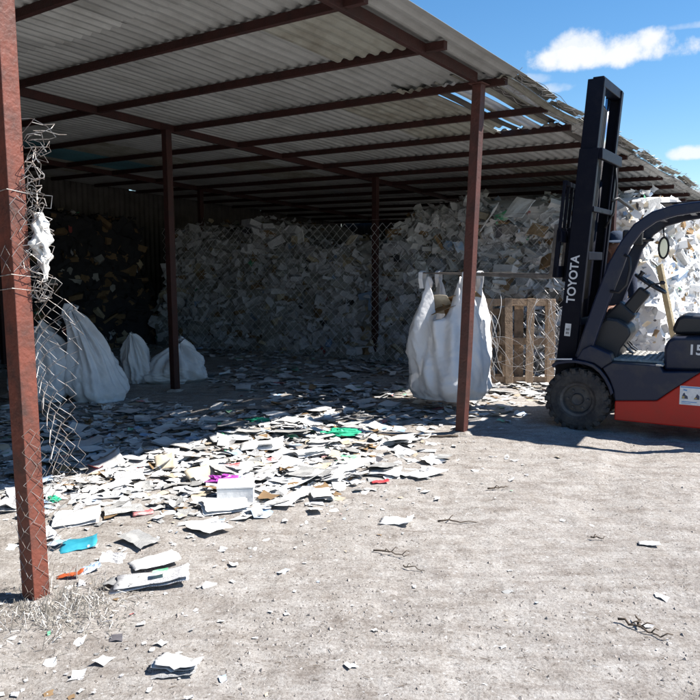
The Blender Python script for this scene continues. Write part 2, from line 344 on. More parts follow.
spk = ramp(gn(150, 2), 0.64, 0.70, (0, 0, 0), (1, 1, 1)); dkc = ramp(gn(1), 0, 1, (0.15, 0.13, 0.115), (0.15, 0.13, 0.115))
spk2 = ramp(gn(38, 3, 0.7), 0.63, 0.67, (0, 0, 0), (1, 1, 1))
wsp = ramp(gn(46, 3, 0.5), 0.30, 0.335, (1, 1, 1), (0, 0, 0)); whc = ramp(gn(1), 0, 1, (0.56, 0.55, 0.54), (0.56, 0.55, 0.54))
c = gmix(1.0, base, mid, 'MULTIPLY'); c = gmix(1.0, c, fine, 'MULTIPLY'); c = gmix(1.0, c, streak, 'MULTIPLY'); c = gmix(1.0, c, patch, 'MULTIPLY'); c = gmix(spk, c, dkc); c = gmix(spk2, c, dkc); c = gmix(wsp, c, whc)
L.new(c, p.inputs['Base Color'])
b1 = N.new('ShaderNodeBump'); b1.inputs['Strength'].default_value = 0.75; b1.inputs['Distance'].default_value = 0.012; L.new(gn(55, 8, 0.75), b1.inputs['Height'])
b2 = N.new('ShaderNodeBump'); b2.inputs['Strength'].default_value = 0.7; b2.inputs['Distance'].default_value = 0.03; L.new(gn(13, 8, 0.7), b2.inputs['Height'])
L.new(b1.outputs[0], b2.inputs['Normal']); L.new(b2.outputs[0], p.inputs['Normal'])
me.materials.append(gm); go = bpy.data.objects.new('ground', me); COL.objects.link(go); tag(go, 'dusty pale soil of the yard strewn with paper scraps', 'ground', kind='structure')

# ---------------------------------------------------------------- the shed
MU, MV = -0.050, 0.014
Z0 = 3.105                                              # purlin undersides at the front post
def RZ(s, t): return Z0+MU*s+MV*t
shed = empty('open_shed', tuple(O1), math.atan2(0.8, 0.6))
tag(shed, 'open-fronted lean-to shed with red oxide steel posts and corrugated roof', 'shed')
# posts:   s, t, top shift, size
POSTS = [(-4.10, 0.02, 0.086, 0.0), (0, 0, 0.086, 1), (4.05, 0, 0.09, 0), (8.0, 0, 0.09, 0), (0.04, 4.01, 0.085, 0), (4.0, 3.75, 0.085, 0), (4.05, 7.95, 0.085, 0),
         (-4.1, 4.0, 0.085, 0), (-4.1, 8.0, 0.085, 0), (0.0, 8.0, 0.085, 0), (8.0, 4.0, 0.085, 0), (-8.2, 0, 0.09, 0), (-8.2, 4, 0.09, 0)]
for i, (s, t, w, k) in enumerate(POSTS):
    w0 = SL(s, t); zb = G(w0.x, w0.y)-0.12
    mb = MB(); top = RZ(s, t)-0.02
    lean = {1: (0.035, -0.045), 0: (-0.01, 0.02)}.get(i, (rnd.uniform(-.02, .02), rnd.uniform(-.02, .02)))
    a = Vector((s-lean[0]*0.5, t-lean[1]*0.5, zb)); b = Vector((s+lean[0], t+lean[1], top))
    if i == 1: a = Vector((0, 0, zb)); b = Vector((0.07, -0.075, top))
    n = 10; pts = [a.lerp(b, j/n)+Vector((rnd.uniform(-.002, .002), rnd.uniform(-.002, .002), 0)) for j in range(n+1)]
    vs = []; fs = []; tw = R(8) if i == 0 else 0
    for q in pts:
        for dx, dy in ((-.5, -.5), (.5, -.5), (.5, .5), (-.5, .5)): vs.append((q.x+(dx*math.cos(tw)-dy*math.sin(tw))*w, q.y+(dx*math.sin(tw)+dy*math.cos(tw))*w, q.z))
    for j in range(n):
        for k2 in range(4): fs.append((j*4+k2, j*4+(k2+1) % 4, j*4+4+(k2+1) % 4, j*4+4+k2))
    fs += [(3, 2, 1, 0), tuple(n*4+k2 for k2 in range(4))]
    mb.add(vs, fs)
    if i == 1: mb.box((0.07, -0.075, top+0.004), (0.16, 0.13, 0.008))
    mb.build('post', M['oxide_lit'] if i == 0 else M['oxide_mid'] if i == 1 else M['oxide'], shed, bevel=0.004)
for i, (s, t, w, k) in enumerate(POSTS[:7]):
    w0 = SL(s, t); mb = MB(); zb = G(w0.x, w0.y)
    mb.lathe([(.001, .03), (.07, .028), (.11, .006), (.14, -.05)], (s, t, zb), 'z', 14)
    mb.v = [(x+rnd.uniform(-.012, .012), y+rnd.uniform(-.012, .012), z) for x, y, z in mb.v]; mb.build('footing', gm, shed)
# rafters along s
for t, s0, s1 in ((0.0, -8.4, 11.4), (4.1, -8.4, 11.4), (8.1, -8.4, 11.4)):
    sg = [s0, -4.1, 0.0, 4.0, 8.0, s1]
    if t == 0: sg = sg[:3]
    for a, b in zip(sg[:-1], sg[1:]):
        sh = -0.075 if t == 0 else 0
        MB().bar((a+.003, t+sh, RZ(a, t)-0.020+0.042), (b-.003, t+sh, RZ(b, t)-0.020+0.042), 0.045, 0.084).build('rafter', M['oxide'], shed, bevel=0.003)
# purlins along t
PS = [-7.9, -6.9, -5.9, -4.85, -3.85, -2.88, -1.86, -0.84, 0.22, 1.29, 2.16, 3.1, 4.1, 5.0, 5.95, 6.9, 7.9, 8.9, 9.9, 10.9]
for s in PS:
    e0 = -0.26 if s < 1 else -0.15+rnd.uniform(-.05, .08)
    MB().bar((s, e0, RZ(s, e0)+0.031), (s, 10.0, RZ(s, 10.0)+0.031), 0.05, 0.062).build('purlin', M['oxide'], shed, bevel=0.002)
# roof sheets: corrugations run along s
def roof_sheet(s0, s1, t0, t1, m, lift=0.0, amp=0.013, pitch=0.125, warp=0.006, thick=0.0016, parent=shed, droop=0.0, name='roof_sheet', skew=0.0):
    nt = max(6, int((t1-t0)/pitch*8)); ns = 9; vs = []
    ph = rnd.uniform(0, 6.28); sd_ = rnd.randint(0, 9999)
    for side in (1, 0):
        for i in range(ns+1):
            s = s0+(s1-s0)*i/ns
            for j in range(nt+1):
                t = t0+(t1-t0)*j/nt
                q = (t/pitch) % 1.0
                prof = max(-1, min(1, 1.7*math.sin(2*math.pi*q)))
                jag = 0.0
                z = RZ(s, t)+0.062+amp*(prof+1)+lift+warp*math.sin(3.1*s+ph)*math.cos(2.3*t+ph)+side*thick
                if t < 0.1: z -= droop*(0.1-t)
                end = 0.0
                vs.append((s+jag+skew*(t-t0), t+end, z))
    W_ = nt+1; H_ = (ns+1)*W_; fs = []
    for i in range(ns):
        for j in range(nt):
            a = i*W_+j; fs.append((a, a+W_, a+W_+1, a+1)); a += H_; fs.append((a, a+1, a+W_+1, a+W_))
    for i in range(ns): 
        for j in (0, nt):
            a = i*W_+j; fs.append((a, a+W_, a+W_+H_, a+H_))
    for j in range(nt):
        for i in (0, ns):
            a = i*W_+j; fs.append((a, a+1, a+1+H_, a+H_))
    mb = MB(); mb.add(vs, fs); return mb.build(name, m, parent, smooth=False)
rows = [(-8.5, -6.4), (-6.5, -4.3), (-4.45, -2.33), (-2.42, 0.30), (0.24, 2.22), (2.14, 4.2), (4.1, 6.2), (6.1, 8.3), (8.2, 11.3)]
for ri, (a, b) in enumerate(rows):
    c0 = -0.42 if ri < 4 else -0.27; k = 0; t = c0
    while t < 10.05:
        w = 1.02; t1 = min(t+w+0.04, 10.15)
        m = M['zinc']
        if ri == 4 and 5.5 < t < 8.5: m = M['teal']
        if ri == 3 and 6.4 < t < 7.6: m = M['teal']
        if ri in (4, 5, 6, 7) and rnd.random() < .3: m = M['zinc_old']
        if ri == 4 and t < 0.6: t += w; k += 1; continue       # the broken corner
        da, db = rnd.uniform(-.05, .03), rnd.uniform(-.03, .06)
        if ri >= 5 and k == 0: db -= 0.05
        sheet = roof_sheet(a+da, b+db, t, t1, m, lift=0.004*(k % 2)+0.006*(ri % 2), warp=0.005 if ri < 5 else 0.009, droop=0.0 if ri < 4 else rnd.uniform(0, .12))
        t += w; k += 1
# the darker old sheet patch by the front rafter
roof_sheet(-1.80, -0.88, 0.04, 0.78, M['zinc_old'], lift=-0.030, name='roof_patch')
# broken corner: warped plastic and metal strips with gaps between them
for s_a, s_b, ta, tb in ((0.10, 2.2, -0.30, 0.80), (1.95, 4.2, -0.28, 0.02)):
    t = ta; k = 0
    while t < tb:
        w = rnd.uniform(0.07, 0.14); m = [M['zinc_old'], M['clear'], M['zinc_old'], M['dark_tin'], M['zinc_old']][k % 5]
        roof_sheet(s_a+rnd.uniform(-.1, .08), s_b+rnd.uniform(-.3, .1), t, t+w, m, lift=rnd.uniform(-.028, .035), warp=0.016, pitch=0.09, amp=.010, name='roof_strip', skew=rnd.uniform(-.05, .05))
        t += w+rnd.choice((-.012, -.006, -.004, 0.004, 0.008)); k += 1
# curled sheet remnants lying on the outer edge
for s0, s1, t0, t1, lf in ((0.35, 1.2, -0.36, -0.22, 0.03), (1.25, 2.0, -0.33, -0.2, 0.025), (2.1, 3.0, -0.34, -0.2, 0.03), (3.1, 4.0, -0.36, -0.2, 0.03), (4.2, 5.1, -0.35, -0.2, 0.03), (5.3, 6.2, -0.34, -0.2, 0.03), (6.4, 7.3, -0.36, -0.2, 0.03)):
    roof_sheet(s0, s1, t0, t1, M['zinc_old'], lift=lf, warp=0.016, name='roof_strip', skew=rnd.uniform(-.2, .2), amp=.008, pitch=.07)
# end walls added to keep light out, the left one unseen, and back wall
def back_or_added_wall_sheet(a, b, z0, z1, m):
    a, b = Vector(a), Vector(b); L_ = (b-a).length; n = int(L_/0.125*6); vs = []; d = (b-a)/L_; nn = Vector((-d.y, d.x, 0))
    for z in (z0, z1):
        for k in range(n+1):
            q = a+d*(L_*k/n)+nn*0.014*math.sin(2*math.pi*(L_*k/n)/0.125); vs.append((q.x, q.y, z))
    fs = [(k, k+1, k+n+2, k+n+1) for k in range(n)]; mb = MB(); mb.add(vs, fs); return mb.build('back_or_added_wall_sheet', m, shed, smooth=True)
back_or_added_wall_sheet((-8.45, -0.1, 0), (-8.45, 10.1, 0), -0.1, 3.64, M['dark_tin'])
back_or_added_wall_sheet((11.35, 3.0, 0), (11.35, 10.1, 0), -0.1, 2.84, M['dark_tin'])
for a_, b_ in ((-8.45, -4), (-4, 0), (0, 4), (4, 8), (8, 11.4)): back_or_added_wall_sheet((a_, 10.12, 0), (b_, 10.12, 0), -0.1, RZ(a_, 10.1)+.06 if a_ > -4 or a_ < -5 else RZ(a_, 10.1)-.10, M['dark_tin'])

# tangled wire netting left along the torn roof edge
mb = MB()
for s0, s1 in ((0.2, 2.3), (2.4, 3.6), (3.9, 5.2), (5.4, 6.6), (6.9, 8.2)):
    for k in range(15):
        n = 16; t0 = rnd.uniform(-.36, -.02); z0 = rnd.uniform(0.03, 0.11); pts = []
        for j in range(n+1):
            s = s0+(s1-s0)*j/n; pts.append((s+rnd.uniform(-.03, .03), t0+rnd.uniform(-.06, .06), RZ(s, t0)+z0+rnd.uniform(-.02, .02)))
        mb.tube(pts, 0.0028, 3)
w0 = mb.build('wire_netting', M['wire_dull'], None, fix=False); w0.location = O1; w0.rotation_euler = (0, 0, math.atan2(0.8, 0.6))
tag(w0, 'tangled wire netting bundled along the torn outer edge of the shed roof', 'netting')

# ---------------------------------------------------------------- heaps of waste paper
PM = [M['white'], M['print'], M['grey'], M['cream'], M['kraft'], M['pblue'], M['pink'], M['pgreen'], M['dark']]
SHADE_PM = [mat('shaded_white_paper', (0.44, 0.44, 0.46), 0.9, col2=(0.33, 0.33, 0.35), scale=5, spec=.15), mat('shaded_printed_paper', (0.38, 0.38, 0.40), 0.9, col2=(0.28, 0.28, 0.30), scale=7, spec=.15), mat('shaded_newsprint', (0.25, 0.25, 0.24), 0.9, col2=(0.18, 0.18, 0.175), scale=5, spec=.15),  # darker copies of the papers above, interior shade put into the colour
      mat('shaded_cream_paper', (0.33, 0.29, 0.21), 0.9, col2=(0.25, 0.21, 0.15), scale=6, spec=.15), mat('shaded_cardboard', (0.17, 0.115, 0.065), 0.9, col2=(0.11, 0.075, 0.045), scale=6, spec=.15), mat('shaded_blue_paper', (0.16, 0.22, 0.32), 0.9, spec=.15), mat('shaded_red_paper', (0.28, 0.07, 0.07), 0.9, spec=.15), mat('shaded_green_paper', (0.06, 0.20, 0.12), 0.9, spec=.15), mat('shaded_dark_paper', (0.028, 0.028, 0.032), 0.9, spec=.15)]
PP = np.array([.37, .22, .17, .08, .07, .035, .015, .015, .025]); PP /= PP.sum()
def scraps(P, Nn, size, name, flat=0.15, probs=PP, kind='stuff', rough=0.16, asp=(0.55, 1.0), mats=None):
    """P positions (n,3), Nn normals (n,3), size (n,): crumpled little sheets, one mesh."""
    n = len(P); r = nr
    Nn = Nn+r.normal(0, flat, (n, 3)); Nn /= np.linalg.norm(Nn, axis=1)[:, None]
    a = r.normal(0, 1, (n, 3)); A = a-(a*Nn).sum(1)[:, None]*Nn; A /= np.linalg.norm(A, axis=1)[:, None]; B = np.cross(Nn, A)
    w = size*r.uniform(asp[0], asp[1], n); h = size
    vs = np.zeros((n, 9, 3)); k = 0
    curl = r.normal(0, 0.14, n)
    for i in (-1, 0, 1):
        for j in (-1, 0, 1):
            z = r.normal(0, rough*0.5, n)*size+curl*size*(i*i*0.5+j*j*0.25)
            vs[:, k] = P+A*(w*0.5*i*(1+r.normal(0, .16, n))+w*.08*j*r.normal(0, 1, n))[:, None]+B*(h*0.5*j*(1+r.normal(0, .16, n))+h*.08*i*r.normal(0, 1, n))[:, None]+Nn*z[:, None]; k += 1
    q = np.array([[0, 3, 4, 1], [1, 4, 5, 2], [3, 6, 7, 4], [4, 7, 8, 5]])
    fs = (np.arange(n)[:, None, None]*9+q[None]).reshape(-1, 4)
    mi = np.repeat(r.choice(len(probs), n, p=probs), 4)
    me = bpy.data.meshes.new(name); me.vertices.add(n*9); me.vertices.foreach_set('co', vs.ravel())
    me.loops.add(fs.size); me.loops.foreach_set('vertex_index', fs.ravel().astype(np.int32))
    me.polygons.add(len(fs)); me.polygons.foreach_set('loop_start', (np.arange(len(fs))*4).astype(np.int32)); me.polygons.foreach_set('loop_total', np.full(len(fs), 4, np.int32))
    for m in (mats or PM): me.materials.append(m)
    me.polygons.foreach_set('material_index', mi.astype(np.int32)); me.update(); me.validate()
    return me
def heap(name, a, b, depth, hf, label, dens=70, size=(0.10, 0.34), lean=0.25, probs=PP, seed=1, lump=0.22, toe=0.5, core=None, mats=None, nb=40, flat=.30, bprobs=np.array([.52, .2, .14, .07, .06, .01, 0, 0, 0])):
    """A long heap whose face runs from a to b (world), body behind it to the left of a->b."""
    a, b = Vector(a), Vector(b); Lh = (b-a).length; d = (b-a)/Lh; n = Vector((d.y, -d.x, 0))      # n = outward (towards the yard)
    nu, nv = int(Lh/0.12), 26; vs = []; 
    def surf(x, w):                                   # w 0 foot .. 1 crest
        H = hf(x); z = H*w
        lump_ = lump*(float(vnoise(np.array(x*1.9+seed*7), np.array(z*2.2), seed))*1.6+float(vnoise(np.array(x*4.7), np.array(z*4.9), seed+3))*0.8+float(vnoise(np.array(x*10), np.array(z*10), seed+5))*0.35)
        out = toe*(1-w)**2.2*0.8-lean*w+lump_*(0.25+0.75*w)
        q = a+d*x+n*out; return Vector((q.x, q.y, z))
    for i in range(nu+1):
        x = Lh*i/nu
        for j in range(nv+1): vs.append(surf(x, j/nv)+Vector((0, 0, -0.05 if j == 0 else 0)))
        q = surf(x, 1); vs.append(Vector((q.x, q.y, q.z))-n*depth+Vector((0, 0, 0.1*math.sin(x*3)))); vs.append(Vector((q.x, q.y, -0.05))-n*depth)
    w_ = nv+3; fs = [(i*w_+j, (i+1)*w_+j, (i+1)*w_+j+1, i*w_+j+1) for i in range(nu) for j in range(w_-1)]
    fs += [tuple(range(w_-1, -1, -1)), tuple(nu*w_+j for j in range(w_))]
    P, Q = [], []
    cnt = int(Lh*2.6*dens)
    for _ in range(cnt):
        x = rnd.uniform(0.0, Lh); w = rnd.random()**0.9
        p0 = surf(x, w); p1 = surf(min(x+.08, Lh), w); p2 = surf(x, min(w+.05, 1.0) if w < .95 else w); pm = surf(x, w-.05) if w >= .95 else None
        e1 = p1-p0; e2 = (p2-p0) if pm is None else (p0-pm); nn = e1.cross(e2)
        if nn.length < 1e-6: nn = n.copy()
        nn.normalize()
        if nn.dot(n) < 0 and nn.z < .5: nn = -nn
        P.append(p0+nn*rnd.uniform(-.03, .035)); Q.append(nn)
    for _ in range(int(cnt*0.25)):                       # loose sheets on the crest
        x = rnd.uniform(0, Lh); q = surf(x, 1); P.append(q-n*rnd.uniform(0, depth*0.6)+Vector((0, 0, rnd.uniform(0, .12)))); Q.append(Vector((rnd.uniform(-.6, .6), rnd.uniform(-.6, .6), 1)).normalized())
    for xe, de in ((0.0, -1), (Lh, 1)):                   # the two ends are strewn as well
        for _ in range(int(depth*2.3*dens)):
            w = rnd.random(); q = surf(xe, w)-n*rnd.uniform(0, depth); o_ = .10*math.sin(q.z*5+q.x*4)+rnd.uniform(-.03, .05)
            P.append(q+d*de*max(0.004, o_+.05)); Q.append((d*de+Vector((0, 0, .35))).normalized())
    bun = MB()
    for xe, de in ((0.0, -1), (Lh, 1)):
        for _ in range(int(depth*nb)):
            q = surf(xe, rnd.uniform(.05, 1))-n*rnd.uniform(0, depth); k0 = len(bun.v)
            rot = Euler((rnd.gauss(0, .45), rnd.gauss(0, .45), math.atan2(n.y, n.x)+rnd.gauss(0, .6))).to_matrix()
            bun.box(q+d*de*rnd.uniform(-.02, .06), (rnd.uniform(.1, .32), rnd.uniform(.1, .26), rnd.uniform(.04, .13)), rot, mi=int(nr.choice(len(probs), p=bprobs)))
            for i_ in range(k0, len(bun.v)): p_ = bun.v[i_]; bun.v[i_] = tuple(c_+rnd.uniform(-.022, .022) for c_ in p_)
    for _ in range(int(Lh*nb)):                          # bound stacks and folded wads that stand proud of the face
        x = rnd.uniform(0.05, Lh-.05); w = rnd.uniform(0.02, 1.0); q = surf(x, w); sx_ = rnd.uniform(.10, .34); sy_ = rnd.uniform(.08, .26); sz_ = rnd.uniform(.03, .13)
        rot = Euler((rnd.gauss(0, .45), rnd.gauss(0, .45), math.atan2(d.y, d.x)+rnd.gauss(0, .6))).to_matrix(); k0 = len(bun.v)
        bun.box(q-n*rnd.uniform(-.02, .09), (sx_, sy_, sz_), rot, mi=int(nr.choice(len(probs), p=bprobs)))
        for i_ in range(k0, len(bun.v)): p_ = bun.v[i_]; bun.v[i_] = tuple(c_+rnd.uniform(-.022, .022) for c_ in p_)
    P = np.array(P); Q = np.array(Q); sz = nr.uniform(size[0], size[1], len(P))*nr.uniform(.6, 1, len(P))
    me = scraps(P, Q, sz, name, flat=flat, probs=probs, rough=0.18, mats=mats)
    # the packed core joins the same mesh
    core_mb = MB(); core_mb.add(vs, fs)
    cm = bpy.data.meshes.new(name+'_body'); cm.from_pydata(core_mb.v, [], core_mb.f); cm.materials.append(M['grey']); cm.materials.append(M['white'])
    import bmesh
    bm = bmesh.new(); bm.from_mesh(me); k0 = len(bm.faces); bm.from_mesh(cm); bm.faces.ensure_lookup_table()
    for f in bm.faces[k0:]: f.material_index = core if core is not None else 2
    k1 = len(bm.faces); bb = bpy.data.meshes.new(name+'_wads'); bb.from_pydata(bun.v, [], bun.f); bm.from_mesh(bb); bm.faces.ensure_lookup_table()
    for i_, f in enumerate(bm.faces[k1:]): f.material_index = bun.m[i_]
    bm.to_mesh(me); bm.free()
    o = bpy.data.objects.new(name, me); COL.objects.link(o); tag(o, label, 'paper heap', kind='stuff'); return surf, n, d
shadeP = np.array([.008, .012, .05, .015, .17, .01, .006, .006, .72]); shadeP /= shadeP.sum()  # mix weighted to dark tones, the deep shade at the back in colour
PA = np.array([.40, .27, .19, .05, .04, .02, .005, .005, .02]); PA /= PA.sum()
PB = np.array([.42, .26, .16, .05, .06, .02, .005, .005, .02]); PB /= PB.sum()
PW = np.array([.50, .22, .10, .07, .05, .03, .01, .01, .01]); PW /= PW.sum()
# shaded face parallel to the back of the shed, seen from t=0 (right) to t=8 (left): outward normal is -U
hA = heap('paper_heap', SL(3.5, 8.4), SL(4.45, 2.9), 2.5, lambda x: 2.05+0.22*math.sin(x*1.1)+0.12*math.sin(x*3.3), 'shaded wall of loose grey and white waste paper behind the second row of posts', dens=120, seed=2, size=(0.05, 0.22), probs=PA, core=2, mats=SHADE_PM, nb=70, lump=.34)
hB = heap('paper_heap', SL(4.6, 4.3), SL(4.45, 0.12), 1.6, lambda x: 2.22-.55*max(0, 1.0-x)+0.30*math.sin(x*1.0+.4)+0.1*math.sin(x*4), 'tall heap of white and brown waste paper between the right post and the forklift mast', dens=120, seed=5, size=(0.05, 0.26), probs=PB, lean=0.12, core=2, nb=80, lump=.40)
hC = heap('paper_heap', SL(4.85, -0.30), SL(9.2, -0.35), 3.0, lambda x: 2.42-0.10*max(0, x-2.6)+0.10*math.sin(x*2.1), 'sunlit slope of bright white waste paper behind the forklift cab', dens=130, nb=50, seed=9, size=(0.04, 0.17), probs=PW, lean=0.12, toe=0.6, core=0, lump=.18)
hD = heap('paper_heap', SL(-5.6, 9.2), SL(3.4, 8.9), 0.9, lambda x: 2.72-.03*x+0.12*math.sin(x*1.3), 'dark heap of mixed paper and cardboard along the back of the shed', dens=60, seed=14, size=(0.08, 0.26), probs=shadeP, toe=0.6, core=8, mats=SHADE_PM, bprobs=np.array([0, .01, .04, .01, .24, 0, 0, 0, .70]))
hE = heap('paper_heap', SL(-8.2, 9.3), SL(-5.5, 9.25), 0.8, lambda x: 2.2, 'low end of dark cardboard heap in the far back corner of the shed', dens=40, seed=15, probs=shadeP, core=8, mats=SHADE_PM, bprobs=np.array([0, .01, .04, .01, .24, 0, 0, 0, .70]))

# ---------------------------------------------------------------- chain-link fence between the posts
def link_wires(mb, fn, L_, z0, z1, d=0.06, r=0.0016, mask=None, jit=0.0):
    """fn(x, z) -> point; diamonds of width d"""
    n = int(L_/d); m = int((z1-z0)/d)
    for i in range(n):
        run = []
        for k in range(m+1):
            x = (i+((k+i) % 2))*d; z = z0+k*d
            ok = mask is None or mask(x, z)
            if ok: q = fn(x+rnd.uniform(-jit, jit), z+rnd.uniform(-jit, jit)); run.append(q)
            if (not ok or k == m) and len(run) > 1: mb.tube(run, r, 3); run = []
            elif not ok: run = []
def fence(name, s0, t0, s1, t1, zt, label, sag=0.03):
    a, b = SL(s0, t0), SL(s1, t1); L_ = (b-a).length; d = (b-a)/L_; n = Vector((d.y, -d.x, 0))
    root = empty(name, tuple(a)); tag(root, label, 'fence')
    def fn(x, z):
        q = d*x+n*(sag*math.sin(x*2.2)*math.sin(z*1.7)+0.02*math.sin(x*7+z*3)); return Vector((q.x, q.y, z))
    mb = MB(); link_wires(mb, fn, L_, 0.02, zt, 0.075, 0.0027); mb.build('mesh_panel', M['wire_bright'], root, fix=False)
    mb = MB()
    for z in (0.45, 1.2, zt): mb.tube([fn(L_*k/24, z)+n*0.004 for k in range(25)], 0.0022, 4)
    mb.build('straining_wire', M['wire'], root, fix=False)
fence('chain_link_fence', 3.80, 3.7, 3.92, 0.05, 2.25, 'chain-link fence holding back the tall paper heap beside the forklift mast')
fence('chain_link_fence', 3.05, 7.9, 3.72, 3.85, 2.2, 'chain-link fence in front of the shaded paper wall in the middle')

# ---------------------------------------------------------------- the forklift
TH = R(28.5)
fk = empty('forklift', (2.11, 6.70, G(2.11, 6.70)), -TH)
tag(fk, 'red and navy forklift facing the shed, forks raised to carry a bulk bag', 'forklift')
def wheel(cx, y0, wd, rad, name='wheel'):
    w = MB(); c = (0, 0, 0)
    prof = [(rad*.52, 0.02), (rad*.60, 0.004), (rad*.80, 0.0), (rad*.90, .012), (rad*.955, .03), (rad*.955, wd-.03), (rad*.90, wd-.012), (rad*.80, wd), (rad*.6, wd-.004), (rad*.52, wd-.02), (rad*.52, .02)]
    root = empty(name, (cx, y0, rad-0.012)); root.parent = fk
    w.lathe(prof, c, 'y', 48)
    nl = 22
    for k in range(nl):
        for sd_ in (0, 1):
            a = 2*math.pi*(k+.5*sd_)/nl; rot = Matrix.Rotation(-a, 3, 'Y')
            y = wd*.27 if sd_ == 0 else wd*.73
            w.box(Vector((rad*.965*math.cos(a), y, rad*.965*math.sin(a))), (rad*.09, wd*.50, rad*.155), rot@Matrix.Rotation(0.25*(1 if sd_ else -1), 3, 'X'))
            w.box(Vector((rad*.90*math.cos(a), 0.012 if sd_ == 0 else wd-.012, rad*.90*math.sin(a))), (rad*.14, .022, rad*.13), rot)
    w.build('tyre', M['rubber'], root, bevel=0.004)
    r = MB(); r.lathe([(0.001, .05), (rad*.16, .045), (rad*.18, .03), (rad*.2, .065), (rad*.42, .075), (rad*.46, .03), (rad*.53, .018), (rad*.55, .03), (rad*.55, wd-.03), (0.001, wd-.03)], c, 'y', 40)
    for k in range(6):
        a = 2*math.pi*k/6; r.lathe([(0.0, .045), (.013, .048), (.013, .07)], (rad*.31*math.cos(a), 0, rad*.31*math.sin(a)), 'y', 6)
    r.build('rim', M['rim'], root, smooth=False)
wheel(0.0, 0.0, 0.20, 0.295); wheel(0.0, 0.87, 0.20, 0.295); wheel(1.42, 0.06, 0.16, 0.235); wheel(1.42, 0.85, 0.16, 0.235)
# lower red body with counterweight behind
b = MB(); b.prism([(.335, .125), (1.12, .12), (1.12, .66), (1.04, .625), (.82, .45), (.69, .338), (.335, .305)], 0.02, 1.05); b.build('lower_body', M['red'], fk, bevel=0.012)
b = MB(); b.prism([(1.68, .18), (2.02, .20), (2.08, .32), (2.08, .85), (1.98, .93), (1.60, .92), (1.60, .62), (1.68, .52)], 0.03, 1.04); b.prism([(1.125, .5), (1.6, .55), (1.6, .92), (1.125, .68)], 0.06, 1.01); b.build('counterweight', M['red'], fk, bevel=0.03)
# navy upper chassis with the step, flank panel hugging the wheel
b = MB(); b.prism([(.338, .308), (.69, .342), (.82, .455), (1.03, .62), (.73, .600), (.70, .655), (.30, .655), (.22, .60), (.285, .50), (.325, .40)], 0.0, 0.16)
b.prism([(.338, .308), (.69, .342), (.82, .455), (1.03, .62), (.73, .600), (.70, .655), (.30, .655), (.22, .60), (.285, .50), (.325, .40)], 0.91, 1.07)
b.prism([(.22, .30), (.70, .30), (.70, .640), (.22, .640)], 0.163, 0.907); b.build('chassis', M['navy'], fk, bevel=0.01)
arc = [(-.24, .60), (-.20, .635), (-.10, .655), (-.02, .66), (.07, .65), (.14, .63), (.205, .585), (.26, .52), (.30, .45), (.325, .38)]
arcl = [(x*0.93, z-0.028) for x, z in arc]
for y0, y1 in ((-.015, .27), (.80, 1.085)):
    b = MB(); b.prism(arc+arcl[::-1], y0, y1); b.build('fender', M['navy'], fk, bevel=0.006)
for y0, y1 in ((.02, .20), (.87, 1.05)):
    b = MB(); b.prism([(-.02, .664), (.14, .634), (.21, .59), (.30, .659), (.28, .73), (.10, .80), (.03, .76)], y0, y1); b.build('side_cowl', M['navy'], fk, bevel=0.01)
b = MB(); b.box((.50, .535, .668), (.44, .80, .018))
for i in range(9):
    for j in range(14): b.box((.31+i*.047, .17+j*.057, .679), (.028, .006, .004), Matrix.Rotation(.8 if (i+j) % 2 else -.8, 3, 'Z'))
b.build('floor_plate', M['tread'], fk)
b = MB(); b.prism([(.725, .602), (1.6, .64), (1.6, .93), (1.50, .935), (.80, .90), (.745, .87), (.722, .80)], 0.10, 0.97); b.build('hood', M['navy'], fk, bevel=0.025)
b = MB(); b.prism([(.76, .945), (.80, 1.06), (.86, 1.085), (1.25, 1.07), (1.30, .95), (1.25, .93), (.80, .908)], 0.28, 0.80)
b.prism([(1.20, 1.085), (1.30, 1.06), (1.42, 1.45), (1.40, 1.52), (1.34, 1.52), (1.28, 1.42)], 0.28, 0.80); seat = b.build('seat', M['vinyl'], fk, bevel=0.03)
# battery-side small step lip
b = MB(); b.box((.70, .08, .655), (.06, .16, .012)); b.build('step_lip', M['tread'], fk)
# cowl, column, wheel, levers, pedals
b = MB(); b.prism([(.02, .62), (.30, .64), (.335, .76), (.42, .90), (.40, .97), (.30, 1.03), (.20, 1.04), (.10, .95)], 0.22, 0.86); b.build('front_cowl', M['plast'], fk, bevel=0.02)
b = MB(); b.bar((.23, .50, .93), (.50, .50, 1.30), .12, .13, up=(0, 1, 0)); b.bar((.20, .50, .95), (.36, .50, 1.13), .2, .19, up=(0, 1, 0)); b.build('steering_column', M['plast'], fk, bevel=0.02)
sw = empty('steering_wheel', (.54, .50, 1.36)); sw.parent = fk; sw.rotation_euler = (0, R(32), 0)
b = MB(); b.tube([(.155*math.cos(a), .155*math.sin(a), 0) for a in [2*math.pi*k/32 for k in range(32)]], .014, 8, closed=True); b.build('wheel_rim', M['plast'], sw, smooth=True)
b = MB()
for a in (0.3, 2.4, 4.5): b.bar((0, 0, -.01), (.15*math.cos(a), .15*math.sin(a), 0), .028, .012)
b.lathe([(0, .02), (.035, .015), (.045, -.02), (0, -.03)], (0, 0, 0), 'z', 16); b.build('spoke', M['plast'], sw)
b = MB(); b.tube([(-.11, -.1, .01), (-.11, -.1, .05)], .018, 8); b.tube([(-.11, -.1, .05), (-.11, -.1, .065)], .024, 8); b.build('knob', M['plast'], sw)
for k in range(3):
    b = MB(); x0 = .36+.02*k; y = .66+.06*k; b.tube([(x0-.04, y, 1.0), (x0+.05, y, 1.18), (x0+.09, y, 1.24)], .008, 6); b.lathe([(0, .03), (.02, .02), (.022, -.01), (0, -.02)], (x0+.09, y, 1.25), 'z', 10); b.build('lever', M['plast'], fk, smooth=True)
